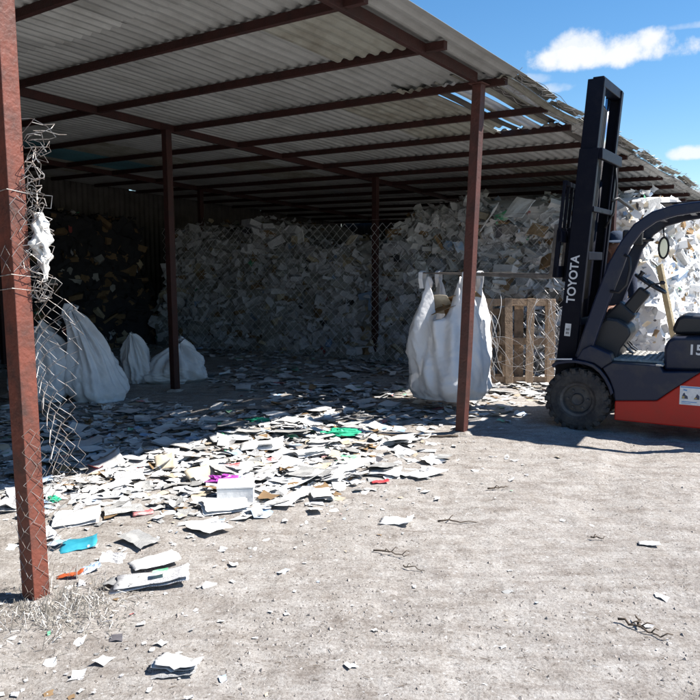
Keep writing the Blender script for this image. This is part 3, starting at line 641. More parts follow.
b = MB(); b.tube([(.50, .36, 1.30), (.58, .30, 1.36), (.66, .27, 1.37)], .008, 6); b.lathe([(0, .03), (.016, .02), (.018, -.01), (0, -.02)], (.66, .27, 1.375), 'x', 8); b.build('lever', M['plast'], fk, smooth=True)
for y in (.32, .55, .68):
    b = MB(); b.bar((.28, y, .86), (.40, y, .74), .014, .014); b.box((.41, y, .735), (.07, .075, .012), Matrix.Rotation(R(35), 3, 'Y')); b.build('pedal', M['plast'], fk, bevel=.003)
# overhead guard
def guard_path(d): return [(.02+d, .66), (.10+d, .95), (.185+d, 1.23), (.29+d, 1.54), (.36+d, 1.715), (.46+d, 1.86), (.59+d, 1.955), (.76+d, 2.005), (1.0, 2.035), (1.35, 2.05), (1.62, 2.05), (1.72, 1.99), (1.76, 1.85), (1.78, 1.0), (1.78, .90)]
for y in (.09, .98):
    P_ = guard_path(0.0); mb = MB(); pts = P_
    vs = []; fs = []
    for i, (x, z) in enumerate(pts):
        x0, z0 = pts[max(i-1, 0)]; x1, z1 = pts[min(i+1, len(pts)-1)]; tx, tz = x1-x0, z1-z0; l = math.hypot(tx, tz); nx_, nz_ = -tz/l, tx/l
        wd = .066 if i < 4 else .05
        if i > 7: wd = .045
        for a_, y_ in ((-wd, y-.032), (wd, y-.032), (wd, y+.032), (-wd, y+.032)): vs.append((x+nx_*a_, y_, z+nz_*a_))
    for i in range(len(pts)-1):
        for k in range(4): fs.append((i*4+k, i*4+(k+1) % 4, i*4+4+(k+1) % 4, i*4+4+k))
    fs += [(3, 2, 1, 0), tuple((len(pts)-1)*4+k for k in range(4))]
    mb.add(vs, fs); mb.build('guard_pillar', M['navy'], fk, bevel=0.014)
b = MB()
for x in (.60, .74, .86, .98, 1.10, 1.22, 1.34, 1.46, 1.58): b.bar((x, .122, 1.965 if x < .7 else 2.02), (x, .948, 1.965 if x < .7 else 2.02), .055, .035)
b.build('guard_crossbar', M['navy'], fk, bevel=0.006)
b = MB(); b.box((1.12, .535, 2.072), (.98, .86, .012)); b.build('guard_roof_panel', M['plast'], fk, bevel=.004)
b = MB(); b.tube([(.255, .035, 1.30), (.335, .005, 1.29), (.395, 0.0, 1.36), (.42, 0.0, 1.50), (.415, 0.0, 1.60), (.365, .02, 1.625)], .013, 8); b.build('grab_handle', M['plast'], fk, smooth=True)
b = MB(); b.box((.36, .86, 1.80), (.10, .12, .13)); b.tube([(.40, .86, 1.78), (.50, .93, 1.78)], .018, 8); hl = b.build('headlight', M['plast'], fk, bevel=0.02)
b = MB(); b.lathe([(0, -.002), (.045, 0), (.05, .006)], (.308, .86, 1.80), 'x', 20); b.build('lens', M['glass'], hl, smooth=True)
b = MB(); b.box((.36, .16, 1.80), (.07, .09, .10)); b.build('headlight', M['plast'], fk, bevel=0.02)
b = MB(); rr = [(.60+.045*math.cos(a)*1.0, .90, 1.70+.10*math.sin(a)) for a in [2*math.pi*k/24 for k in range(24)]]; b.tube(rr, .010, 6, closed=True); b.tube([(.60, .90, 1.80), (.585, .93, 1.90)], .007, 6); mi_ = b.build('side_mirror', M['plast'], fk, smooth=True)
b = MB(); b.add([(.60+.043*math.cos(2*math.pi*k/24), .902, 1.70+.097*math.sin(2*math.pi*k/24)) for k in range(24)], [tuple(range(24))]); b.build('mirror_glass', M['mirror'], mi_)
# mast (leans back)
K = 0.073
def mx(z, o=0.0): return -.285+K*z+o
def channel(y0, y1, z0, z1, o0, o1, inward):
    b = MB(); t = .018
    def slab(xa, xb, ya, yb):
        vs = [(mx(z, xx), yy, z) for z in (z0, z1) for xx, yy in ((xa, ya), (xb, ya), (xb, yb), (xa, yb))]
        b.add(vs, [(3, 2, 1, 0), (4, 5, 6, 7), (0, 1, 5, 4), (1, 2, 6, 5), (2, 3, 7, 6), (3, 0, 4, 7)])
    web = (y0, y0+t) if inward > 0 else (y1-t, y1)
    slab(o0, o1, *web)
    fl = (y0+t+.001, y1) if inward > 0 else (y0, y1-t-.001)
    slab(o0, o0+t, *fl); slab(o1-t, o1, *fl)
    return b
mast = MB()
mo = channel(.195, .27, .10, 2.60, 0, .175, 1).build('mast_channel', M['mastk'], fk, bevel=.004)
channel(.88, .955, .10, 2.60, .06, .235, -1).build('mast_channel', M['mastk'], fk, bevel=.004)
channel(.215, .315, .75, 3.22, .005, .155, 1).build('inner_mast_channel', M['mastk'], fk, bevel=.004)
channel(.835, .935, .75, 3.22, .065, .215, -1).build('inner_mast_channel', M['mastk'], fk, bevel=.004)
for z, o, h, d_, y0, y1 in ((3.19, .10, .09, .10, .215, .915), (2.55, .19, .10, .04, .205, .925), (2.05, .175, .05, .03, .205, .925), (.35, .10, .12, .08, .30, .77), (1.0, .175, .07, .03, .205, .925), (1.62, .16, .08, .03, .3, .77)):
    b = MB(); b.bar((mx(z, o), y0, z), (mx(z, o+.06*(y1-y0)/.7), y1+.02, z), d_, h); b.build('mast_crossbar', M['mastk'], fk, bevel=.006)
for y in (.35, .78):
    b = MB(); b.tube([(mx(.3, .10), y, .3), (mx(2.35, .10), y, 2.35)], .036, 12); cyl = b.build('lift_cylinder', M['mastk'], fk, smooth=True)
    b = MB(); b.tube([(mx(2.35, .10), y, 2.352), (mx(3.14, .10), y, 3.14)], .024, 12); b.build('cylinder_rod', M['chrome'], cyl, smooth=True)
for y in (.44, .63):
    b = MB(); b.bar((mx(1.5, .02), y, 1.5), (mx(3.1, .04), y, 3.1), .03, .012, up=(1, 0, 0)); b.build('lift_chain', M['steel'], fk)
for k, y in enumerate((.46, .50, .54, .60, .66)):
    b = MB(); b.tube([(mx(1.2, .13), y, 1.2), (mx(2.0, .12), y, 2.0), (mx(3.0, .12), y, 3.0), (mx(3.1, .06), y, 3.12), (mx(3.0, .0), y, 3.0), (mx(1.9, -.02), y, 1.9)], .009, 6); b.build('hose', M['hose'], fk, smooth=True)
b = MB(); b.tube([(.13, .80, 2.58), (.15, .83, 2.3), (.13, .83, 2.05), (.06, .8, 1.9)], .010, 6); b.build('hose', M['hose'], fk, smooth=True)
b = MB(); b.tube([(.16, .52, 2.14), (.20, .60, 2.17), (.30, .88, 2.08)], .016, 8); b.build('hose', M['hose'], fk, smooth=True)
b = MB(); b.bar((-.26, -.018, .655), (-.05, -.018, .668), .012, .012); b.build('fender_trim', M['letter'], fk)
# tilt cylinder
for y in (.30, .77):
    b = MB(); b.tube([(mx(.62, .15), y, .62), (.25, y, .55)], .028, 10); b.build('tilt_cylinder', M['mastk'], fk, smooth=True)
# carriage with load backrest, forks
cb = MB()
cx0 = -.10
for z in (1.47, 1.80): cb.box((mx(z, cx0+.03), .535, z), (.045, .90, .11))
for y in (.36, .71): cb.box((mx(1.62, cx0+.075), y, 1.63), (.07, .05, .52), Matrix.Rotation(.073, 3, 'Y'))
cb.build('carriage', M['mastk'], fk, bevel=.006)
br = MB()
for z in (1.86, 2.29): br.bar((mx(z, cx0+.02), .10, z), (mx(z, cx0+.02), .97, z), .035, .045)
for y in (.11, .28, .45, .62, .79, .96): br.bar((mx(1.86, cx0+.02), y, 1.86), (mx(2.29, cx0+.02), y, 2.29), .028, .032, up=(0, 1, 0))
for y in (.11, .96): br.bar((mx(1.42, cx0+.02), y, 1.42), (mx(1.86, cx0+.02), y, 1.86), .04, .05, up=(0, 1, 0))
br.build('load_backrest', M['mastk'], fk, bevel=.004)
for y in (.30, .76):
    z = 1.40; x0 = mx(z, cx0-.02); xt = -1.70; zt = z+.045
    b = MB(); vs = []
    pl = [(x0+.045+.012, z+.52), (x0+.02, z+.52), (x0-.025, z+.03), (x0-.07, z), (x0-.07-.3, z+.008), (xt, zt), (xt, zt+.012), (x0-.4, z+.05), (x0-.02, z+.052), (x0+.0, z+.06)]
    pl = [(x0+.03, z+.52), (x0-.01, z+.52), (x0-.045, z+.06), (x0-.06, z+.045), (xt, zt+.012), (xt, zt), (x0-.05, z), (x0-.01, z+.015), (x0+.0, z+.05)]
    b.prism(pl, y-.05, y+.05); b.build('fork', M['steel'], fk, bevel=.004)
# lettering
def text_mesh(txt, size, name, m, parent, matw, ext=.0012, space=1.0):
    cu = bpy.data.curves.new(name, 'FONT'); cu.body = txt; cu.size = size; cu.extrude = ext; cu.align_x = 'CENTER'; cu.align_y = 'CENTER'; cu.space_character = space; cu.offset = size*0.022
    tmp = bpy.data.objects.new(name+'_tmp', cu); COL.objects.link(tmp)
    dg = bpy.context.evaluated_depsgraph_get(); me = bpy.data.meshes.new_from_object(tmp.evaluated_get(dg)); me.name = name
    bpy.data.objects.remove(tmp); me.materials.clear(); me.materials.append(m)
    o = bpy.data.objects.new(name, me); COL.objects.link(o); o.parent = parent; o.matrix_local = matw; return o
# text faces -y (towards the viewer's side); it reads upwards along the mast
lean_a = math.atan(K)
ex = Vector((math.sin(lean_a), 0, math.cos(lean_a))); ez = Vector((0, -1, 0)); ey = ez.cross(ex)
mw = Matrix((ex, ey, ez)).transposed().to_4x4(); mw.translation = Vector((mx(1.40, .075), .1925, 1.40))
text_mesh('TOYOTA', .108, 'lettering', M['letter'], mo, mw, space=1.02)
mw = Matrix((Vector((1, 0, 0)), Vector((0, 0, 1)), Vector((0, -1, 0)))).transposed().to_4x4(); mw.translation = Vector((.975, .0975, .795))
text_mesh('15', .125, 'number_decal', M['letter'], bpy.data.objects['hood'], mw)
b = MB(); b.box((mx(.92, .075), .1935, .92), (.055, .002, .12), Matrix.Rotation(lean_a, 3, 'Y')); st_ = b.build('sticker', M['sticker'], mo)
for z in (.89, .925):
    b = MB(); b.box((mx(z, .075), .1922, z), (.032, .001, .022), Matrix.Rotation(lean_a, 3, 'Y')); b.build('sticker_print', M['grey'], mo)
lb = bpy.data.objects['lower_body']
b = MB(); b.box((.965, .0185, .405), (.185, .002, .165)); st_ = b.build('sticker', M['sticker'], lb)
b = MB(); b.box((.965, .017, .477), (.175, .001, .012)); b.box((.915, .017, .452), (.03, .001, .014), Matrix.Rotation(.2, 3, 'Y')); b.box((.95, .017, .349), (.12, .001, .008)); b.box((.925, .017, .335), (.075, .001, .005)); b.build('sticker_print', M['inkb'], st_)
b = MB(); b.prism([(.89, .375), (.94, .375), (.935, .40), (.918, .41), (.91, .43), (.90, .42), (.893, .40)], .0165, .0172); b.prism([(.985, .375), (1.03, .375), (1.03, .405), (1.01, .425), (1.0, .40)], .0165, .0172); b.build('sticker_pictogram', M['ink'], st_)
b = MB(); b.box((.903, .0162, .388), (.018, .0008, .02)); b.box((1.0, .0162, .385), (.02, .0008, .012)); b.build('sticker_pictogram', M['inky'], st_)

def FK(a, w, z=0):                                 # forklift-local point in the world
    return fk.location+Vector((math.cos(TH)*a+math.sin(TH)*w, -math.sin(TH)*a+math.cos(TH)*w, z))

# ---------------------------------------------------------------- bulk bags
def smoothn(v): return v*v*(3-2*v)
def bulk_bag(name, cx, cy, zb, hx, hz, peaks, rz=0, m=None, label='', cat='bulk bag', group=None, sq=3.2, seed=1, folds=0.04, open_top=True, leanv=(0, 0), taper=0.1, belly=0.12, parent=None, pinch=.38, dome=0.0):
    """rings of a soft sack; peaks: list of (angle, height, spread) rising from the rim"""
    nr_, na = 64, 144; vs = []; rs = random.Random(seed); ph = [rs.uniform(0, 6.28) for _ in range(8)]
    AA, ZZ = np.meshgrid(np.arange(na)/na, np.arange(nr_+1)/nr_)
    wn_ = lambda fa, fz, sd_: vnoise(np.cos(AA*6.2832)*fa+ZZ*fz*.7+20, np.sin(AA*6.2832)*fa+ZZ*fz+20, sd_+seed)
    WN1 = wn_(2.6, 4.5, 61); WN2 = wn_(6.5, 13, 62); WN3 = wn_(13, 26, 63)
    for i in range(nr_+1):
        w = i/nr_
        for k in range(na):
            a = 2*math.pi*k/na
            c_, s_ = math.cos(a), math.sin(a)
            rad = 1.0/((abs(c_)**sq+abs(s_)**sq)**(1/sq))
            pk = 0.0; pin = 0
            for pa, ph_, sp in peaks:
                d = (a-pa+math.pi) % (2*math.pi)-math.pi; g = math.exp(-(d/sp)**2); pk = max(pk, ph_*g)
            top = hz+pk*1.0
            z = top*w if w > 0 else 0
            f = 1+belly*math.sin(math.pi*min(1, w*1.25))**1.2-taper*w
            f *= (0.80+0.20*smoothn(min(1, w/0.12)))
            if dome: f *= (1-max(0, (w-(1-dome))/dome)**2.6*.96)
            over = max(0, (z-hz)/(max(pk, .01)+1e-6)) if z > hz else 0
            fold = folds*(math.sin(a*5+ph[0]+w*2)*.5+math.sin(a*11+ph[1]-w*3)*.35+math.sin(a*19+ph[2]+w*5)*.22)*(0.35+1.1*w)+folds*.6*math.sin(w*9+ph[3]+2*math.sin(a*2+ph[4]))*(1-w)
            crease = -folds*.9*abs(math.sin(a*3.5+ph[5]+1.8*w))**8
            wr = (abs(float(WN1[i, k]))**.7*1.1+abs(float(WN2[i, k]))*1.0+abs(float(WN3[i, k]))*.5)*folds*.75
            rr = rad*(-wr*hx*min(1, f*1.5)+hx*f*(1-pinch*over)+fold*hx*1.6+crease*hx)
            vs.append((c_*rr+leanv[0]*w*w, s_*rr+leanv[1]*w*w, z+zb))
    fs = [(i*na+k, i*na+(k+1) % na, (i+1)*na+(k+1) % na, (i+1)*na+k) for i in range(nr_) for k in range(na)]
    vs.append((0, 0, zb+.01)); c0 = len(vs)-1; fs += [(c0, (k+1) % na, k) for k in range(na)]
    mb = MB(); mb.add(vs, fs)
    if not open_top:
        vt = []; base = nr_*na
        mb.v.append((leanv[0], leanv[1], zb+hz*1.03)); c1 = len(mb.v)-1; mb.f += [(c1, base+k, base+(k+1) % na) for k in range(na)]; mb.m += [0]*na
    o = mb.build(name, m or M['sack'], parent, smooth=True, fix=False); 
    if parent is None: o.location = (cx, cy, G(cx, cy)); o.rotation_euler = (0, 0, rz); tag(o, label, cat, group)
    if open_top:
        sm = o.modifiers.new('thick', 'SOLIDIFY'); sm.thickness = 0.004
    return o
bc = FK(-1.45, .53)
big = bulk_bag('bulk_bag', bc.x, bc.y, 0.12, .43, .86, [(math.pi*5/4+.03, .45, .30), (math.pi*7/4-.02, .45, .40), (math.pi*1/4, .44, .32), (math.pi*3/4, .44, .3)], rz=-TH, label='large white bulk bag hanging from the raised forks beside the right post', seed=3, folds=.085, sq=3.0, taper=.16, belly=.08, pinch=.21)
# loops over the forks
for a, w in ((-1.69, .30), (-1.21, .30), (-1.69, .76), (-1.21, .76)):
    b = MB(); q = FK(a, w, 0)-Vector((bc.x, bc.y, 0)); q = Matrix.Rotation(TH, 3, 'Z') @ Vector((q.x, q.y, 0)); zz = 1.46
    b.tube([(q.x, q.y-.02, zz-.16), (q.x, q.y-.058, zz-.06), (q.x, q.y-.05, zz+.008), (q.x, q.y, zz+.022), (q.x, q.y+.05, zz+.008), (q.x, q.y+.058, zz-.06), (q.x, q.y+.02, zz-.16)], .02, 6, sq=(.045, .006)); b.build('loop', M['sack'], big)
# flaps of cardboard inside the bag
def fgrid(w, h, nu=6, nv=6, cr=0.02, curl=0.0, seed=0):
    rs = random.Random(seed*7+3); vs = []; cuts = []
    for _ in range(4):
        a = rs.uniform(0, 6.28); cuts.append((math.cos(a), math.sin(a), rs.uniform(-.35, .35)*max(w, h), rs.uniform(-1, 1)))
    ax = rs.uniform(-.6, .6)
    for i in range(nu+1):
        for j in range(nv+1):
            x = (i/nu-.5)*w; y = (j/nv-.5)*h
            q = x+ax*y
            z = curl*q*abs(q)*.9/max(w, h)+curl*.35*max(0, q-.2*w)
            for cx, cy, o_, g_ in cuts: z += g_*(cr*7+.02*abs(curl))*abs(cx*x+cy*y-o_)*1.6
            z += rs.uniform(-cr, cr)*.55
            ex_ = rs.uniform(-.025, .025)*w if i in (0, nu) else 0; ey_ = rs.uniform(-.035, .035)*h if j in (0, nv) else 0
            vs.append((x+ex_, y+ey_, z))
    zm = sum(p[2] for p in vs)/len(vs); vs = [(x, y, z-zm) for x, y, z in vs]
    fs = [(i*(nv+1)+j, (i+1)*(nv+1)+j, (i+1)*(nv+1)+j+1, i*(nv+1)+j+1) for i in range(nu) for j in range(nv)]
    return vs, fs
def orient(o, q, rx, ry, rz): o.location = q; o.rotation_euler = (rx, ry, rz)
for k in range(6):
    vs, fs = fgrid(rnd.uniform(.22, .36), rnd.uniform(.16, .3), 3, 3, .006, rnd.uniform(-.3, .3), k)
    mb = MB(); mb.add(vs, fs); o = mb.build('cardboard_piece', M['kraft'] if k % 3 else M['cream'], None, smooth=True, fix=False)
    o.modifiers.new('thick', 'SOLIDIFY').thickness = 0.004
    q = bc+Vector((rnd.uniform(-.2, .2), rnd.uniform(-.2, .15), 0)); orient(o, (q.x, q.y, 1.02+.035*k), R(rnd.uniform(-50, 50)), R(rnd.uniform(-50, 50)), rnd.uniform(0, 6.28))
    tag(o, ['lowest', 'second lowest', 'third lowest', 'third highest', 'second highest', 'topmost'][k]+(' brown' if k % 3 else ' cream')+' torn cardboard flap in the mouth of the hanging bulk bag', 'cardboard', 'cardboard in the hanging bulk bag')
# the sacks on the ground under the roof at the left
bulk_bag('bulk_bag', -2.92, 8.35, 0, .36, 1.02, [(math.pi*1.05, .10, .75)], rz=.2, m=M['sack_pale'], label='tall dusty white bulk bag with one pointed corner, in shade right of the left post', seed=7, folds=.10, leanv=(-.24, -.02), taper=.80, belly=.05, open_top=False, dome=.12)
bulk_bag('bulk_bag', -3.52, 8.25, 0, .34, .80, [(math.pi*.3, .12, .6)], rz=.5, m=M['sack_pale'], label='bulging white bulk bag seen through the torn chain-link beside the left post', seed=8, folds=.10, taper=.25, open_top=False, dome=.4)
bulk_bag('bulk_bag', -2.80, 9.55, 0, .19, .62, [(math.pi*.55, .05, 1.2)], rz=.1, m=M['sack'], label='narrow upright white sack between the pointed bag and the middle post', seed=12, folds=.12, leanv=(-.07, 0), taper=.4, open_top=False, dome=.35)
bulk_bag('bulk_bag', -2.33, 9.72, 0, .36, .50, [(math.pi*.4, .12, .9)], rz=.1, m=M['sack_pale'], label='low rounded white bag slumped behind the middle post', seed=13, folds=.12, taper=.35, belly=.2, open_top=False, leanv=(.05, 0), dome=.5)

# ---------------------------------------------------------------- pallets, strapping, plank, wall
def pallet(loc, rz, label, w=.92, h=1.12, tilt=-7, tw=(.10, .10, .10, .10)):
    root = empty('pallet', loc, rz); root.rotation_euler = (R(tilt), 0, rz); tag(root, label, 'pallet', 'pallets leaning by the paper heap')
    for k in range(4):
        x = -w/2+.05+(w-.1)*k/3+rnd.uniform(-.02, .02)
        b = MB(); b.box((x, -.05, h/2), (.098, .02, h+rnd.uniform(-.03, .02)), Matrix.Rotation(R(rnd.uniform(-1.2, 1.2)), 3, 'Y')); b.build('board', M['wood'], root, bevel=.003)
    for z in (.05, h*.5, h-.05): 
        b = MB(); b.box((0, 0.01, z), (w, .075, .09)); b.build('stringer', M['wood'], root, bevel=.003)
    for k in range(3):
        b = MB(); b.box((-w/2+.06+(w-.12)*k/2, .07, h/2), (.12, .02, h)); b.build('back_board', M['wood'], root, bevel=.003)
    return root
pallet((2.22, 9.45, G(2.2, 9.4)), R(-3), 'upright wooden pallet leaning on the paper heap left of the forklift mast')
pallet((1.73, 9.72, G(1.7, 9.7)), R(4), 'second upright pallet half hidden behind the hanging white bulk bag', w=.8, h=.98)
st = empty('plastic_strapping', (2.1, 9.25, G(2.1, 9.25))); tag(st, 'tangled white plastic strapping draped over the upright pallet', 'strapping')
mb = MB()
for k in range(26):
    x = rnd.uniform(.15, .62) if k % 2 else rnd.uniform(-.5, -.28)
    pts = []; z0 = rnd.uniform(.9, 1.22); z1 = rnd.uniform(.0, .5); bow = rnd.uniform(-.28, .28); y0 = rnd.uniform(-.06, .12)
    for j in range(25):
        w_ = j/24; pts.append((x+bow*math.sin(w_*math.pi*(1+.3*(k%3)))+.06*math.sin(w_*5+k)+ (.25*w_*w_ if k % 3 == 0 else 0), y0-.10*math.sin(w_*math.pi)-.03, z0+(z1-z0)*w_**1.3))
    mb.tube(pts, .004, 4, sq=(.0065, .002))
for k in range(5):
    pts = [(-.5+j*.085, -.08+.02*math.sin(j+k), .55+.18*math.sin(j*.35+k)-.02*j) for j in range(13)]; mb.tube(pts, .004, 4, sq=(.006, .002))
mb.build('strap', M['strap'], st, fix=False)
q0 = FK(.60, 1.75); q1 = q0+Vector((-.17, .52, 1.5))
pk = MB(); pk.bar((0, 0, 0), (-.16, .55, 1.55), .12, .03, up=(1, 0, 0)); o = pk.build('wooden_plank', M['woodp'], None, bevel=.003); o.location = (q0.x+.32, q0.y+.12, G(q0.x, q0.y)); tag(o, 'pale wooden plank leaning on the sunlit paper behind the forklift seat', 'plank')
bw = MB(); bw.box((0, 0, 1.15), (5.0, .2, 2.3)); bw.box((0, 0, 2.32), (5.06, .26, .05)); o = bw.build('boundary_wall', M['blocks'], None, bevel=.01); q = SL(8.9, -1.2); o.location = (q.x+.8, q.y+1.2, 0); o.rotation_euler = (0, 0, R(-8)); tag(o, 'grey cement boundary wall behind the sunlit paper at right', 'wall')
# ---------------------------------------------------------------- the person behind the mast
def person():
    pc_ = Vector((2.80, 7.74, 0)); root = empty('person', (pc_.x, pc_.y, G(pc_.x, pc_.y)+0.02), R(-55))
    tag(root, 'person in dark work clothes and navy cap standing behind the forklift mast', 'person')
    H = 1.86; me = bpy.data.meshes.new('body')
    J = {}; vs = []; es = []; rad = []
    def v(n, p, r): J[n] = len(vs); vs.append(p); rad.append(r)
    def e(a, b): es.append((J[a], J[b]))
    v('pel', (0, 0, .98), (.155, .11)); v('wst', (0, .0, 1.12), (.14, .10)); v('chs', (0, -.0, 1.34), (.165, .115)); v('shc', (0, 0, 1.48), (.12, .09)); v('nek', (0, .0, 1.555), (.058, .06)); v('nk2', (0, -.012, 1.72), (.055, .058))
    e('pel', 'wst'); e('wst', 'chs'); e('chs', 'shc'); e('shc', 'nek'); e('nek', 'nk2')
    for s, n in ((1, 'L'), (-1, 'R')):
        v('hp'+n, (.10*s, 0, .92), (.095, .10)); v('kn'+n, (.115*s, -.02, .52), (.066, .07)); v('cf'+n, (.118*s, .01, .36), (.06, .065)); v('an'+n, (.12*s, .02, .10), (.045, .05)); v('he'+n, (.12*s, .03, .04), (.04, .04)); v('to'+n, (.13*s, -.17, .035), (.045, .032))
        e('pel', 'hp'+n); e('hp'+n, 'kn'+n); e('kn'+n, 'cf'+n); e('cf'+n, 'an'+n); e('an'+n, 'he'+n); e('he'+n, 'to'+n)
        v('sh'+n, (.185*s, 0, 1.46), (.065, .065)); v('el'+n, (.25*s, -.04, 1.17), (.045, .045)); v('wr'+n, (.20*s, -.26, 1.10), (.03, .026)); v('pm'+n, (.185*s, -.345, 1.10), (.038, .018))
        e('shc', 'sh'+n); e('sh'+n, 'el'+n); e('el'+n, 'wr'+n); e('wr'+n, 'pm'+n)
        for k, (dx, ln) in enumerate(((-.028, .07), (-.01, .08), (.01, .075), (.028, .06))):
            v('f%d%s' % (k, n), (.185*s+dx, -.385, 1.098), (.0095, .0095)); v('g%d%s' % (k, n), (.185*s+dx*1.1, -.385-ln*.55, 1.085), (.009, .009)); v('h%d%s' % (k, n), (.185*s+dx*1.1, -.385-ln*.8, 1.055), (.008, .008))
            e('pm'+n, 'f%d%s' % (k, n)); e('f%d%s' % (k, n), 'g%d%s' % (k, n)); e('g%d%s' % (k, n), 'h%d%s' % (k, n))
        v('t'+n, (.185*s-.05*s, -.315, 1.09), (.011, .011)); v('u'+n, (.185*s-.062*s, -.36, 1.08), (.010, .010)); e('wr'+n, 't'+n); e('t'+n, 'u'+n)
    me.from_pydata(vs, es, []); o = bpy.data.objects.new('body_tmp', me); COL.objects.link(o)
    sk = o.modifiers.new('skin', 'SKIN'); sk.use_smooth_shade = True
    for i, r in enumerate(rad): me.skin_vertices[0].data[i].radius = r
    me.skin_vertices[0].data[0].use_root = True
    sb = o.modifiers.new('sub', 'SUBSURF'); sb.levels = 2; sb.render_levels = 2
    dg = bpy.context.evaluated_depsgraph_get(); m2 = bpy.data.meshes.new_from_object(o.evaluated_get(dg)); bpy.data.objects.remove(o); m2.name = 'body'
    # head joins the same mesh
    import bmesh
    bm = bmesh.new(); bm.from_mesh(m2)
    hd = bmesh.ops.create_uvsphere(bm, u_segments=28, v_segments=20, radius=1.0)['verts']
    for q in hd:
        x, y, z = q.co; jaw = max(0, -z); sx = .076*(1-.28*jaw**1.5); sy = .095*(1-.10*jaw)
        yy = y*sy-(.012 if z < 0 and y < 0 else 0)
        if y < -.6:
            if abs(x) < .22 and -.35 < z < .15: yy -= .022*(1-abs(x)/.22)*(1-abs(z+.22)/.4 if z < .15 else 0)      # nose
            if .05 < z < .25 and .18 < abs(x) < .55: yy += .008                                                      # eye sockets
        q.co = (x*sx, yy-.02, z*.118+1.745)
    for s in (1, -1):
        er = bmesh.ops.create_uvsphere(bm, u_segments=10, v_segments=8, radius=1.0)['verts']
        for q in er: q.co = (s*.078+q.co.x*.009, q.co.y*.018-.01, q.co.z*.03+1.735)
    bm.to_mesh(m2); bm.free(); m2.materials.clear()
    for m in (M['skin'], M['cloth'], M['boot']): m2.materials.append(m)
    for f in m2.polygons:
        c = f.center; z = c.z; f.use_smooth = True
        if z > 1.555: f.material_index = 0
        elif c.y < -.275 and z > .9: f.material_index = 0
        elif z < .12: f.material_index = 2
        else: f.material_index = 1
    ob = bpy.data.objects.new('body', m2); COL.objects.link(ob); ob.parent = root
    b = MB(); 
    for s in (1, -1): b.lathe([(0, -.004), (.012, -.002), (.013, .006)], (s*.028, -.106, 1.757), 'y', 10)
    b.build('eyes', M['eye'], root, smooth=True)
    b = MB(); b.box((0, -.108, 1.688), (.045, .012, .012)); b.build('mouth', M['lip'], root, bevel=.004)
    # cap
    b = MB(); b.lathe([(.001, .095), (.035, .093), (.065, .078), (.084, .045), (.09, .0), (.089, -.02)], (0, -.012, 1.79), 'z', 28)
    for i in range(len(b.v)): x, y, z = b.v[i]; b.v[i] = (x*.93, -.012+(y+.012)*1.14, z)
    cp = b.build('cap', M['cap'], root, smooth=True)
    vs = []; n = 14
    for k in range(n+1):
        a = math.pi+math.pi*k/n
        vs.append((.078*math.cos(a), -.04+.075*math.sin(a), 1.785)); vs.append((.085*math.cos(a), -.055+.155*math.sin(a), 1.768-.012*abs(math.cos(a))))
    fs = [(2*k, 2*k+1, 2*k+3, 2*k+2) for k in range(n)]; b = MB(); b.add(vs, fs); o = b.build('cap_peak', M['cap'], cp, smooth=True); o.modifiers.new('t', 'SOLIDIFY').thickness = .006
    b = MB(); b.lathe([(.082, .03), (.088, -.0), (.086, -.035), (.07, -.06)], (0, .0, 1.77), 'z', 24)
    b.v = [(x*.9, y*1.03+.004 if y > -.03 else y*.3, z) for x, y, z in b.v]; b.build('hair', M['hair'], root, smooth=True)
    return root
person()

# ---------------------------------------------------------------- torn netting and rag on the left post
P0w = SL(-4.10, 0.02)
nt = empty('torn_netting', (P0w.x, P0w.y, G(P0w.x, P0w.y))); nt.rotation_euler = (0, 0, math.atan2(0.8, 0.6)); tag(nt, 'torn chain-link remnant hanging off the left post', 'netting')
mb = MB()
def wv(z):
    pts = [(0, .08), (.3, .13), (.6, .20), (.9, .20), (1.1, .19), (1.25, .215), (1.4, .13), (1.55, .08)]
    for (a, x), (b_, y) in zip(pts[:-1], pts[1:]):
        if z <= b_: return x+(y-x)*(z-a)/(b_-a)
    return .1
def fnn(x, z): return Vector((.06+x, -.05+.05*math.sin(z*7+x*9)+.03*math.sin(x*25), z+.03*math.sin(x*14)))
link_wires(mb, fnn, .30, .03, 1.52, .036, .0015, mask=lambda x, z: x < wv(z)+.01*math.sin(z*40), jit=.006)
fn2 = lambda x, z: fnn(x*.8+.01, z)+Vector((.012*math.sin(z*11), .045+.02*math.sin(z*5), .014))
link_wires(mb, fn2, .22, .35, 1.45, .036, .0014, mask=lambda x, z: x < wv(z)*.85, jit=.006)
mb.build('mesh_panel', M['wire'], nt, fix=False)
mb = MB()        # snarled top
for k in range(9):
    pts = []; z = 1.38; x = .07+rnd.uniform(0, .05); y = -.05
    for j in range(34):
        z += rnd.uniform(-.01, .055); x = .075+.045*math.sin(j*.9+k*1.7)+.03*math.sin(j*.37+k)+rnd.uniform(-.008, .008)+(.02 if z > 1.9 else 0); y = -.04+.04*math.sin(j*1.1+k)
        pts.append((x, y, min(z, 2.18)+rnd.uniform(-.01, .01)))
    mb.tube(pts, .0019, 3)
mb.tube([(.08, -.05, 2.13), (.14, -.04, 2.14), (.20, -.05, 2.13), (.24, -.05, 2.135)], .0018, 3)
mb.build('snarled_wire', M['wire'], nt, fix=False)
mb = MB()        # wrapped round the post: face -t and face -s
def f1(x, z): return Vector((-.050+x, -.052-.004*math.sin(z*30+x*60), z))
def f2(x, z): return Vector((-.052-.004*math.sin(z*25), -.045+x, z))
for z0, z1 in ((.0, .85), (1.52, 1.88)):
    link_wires(mb, f1, .115, z0, z1, .036, .0014, jit=.007)
    link_wires(mb, f2, .10, z0, min(z1, .55) if z0 < 1 else z1-.25, .036, .0013, jit=.006)
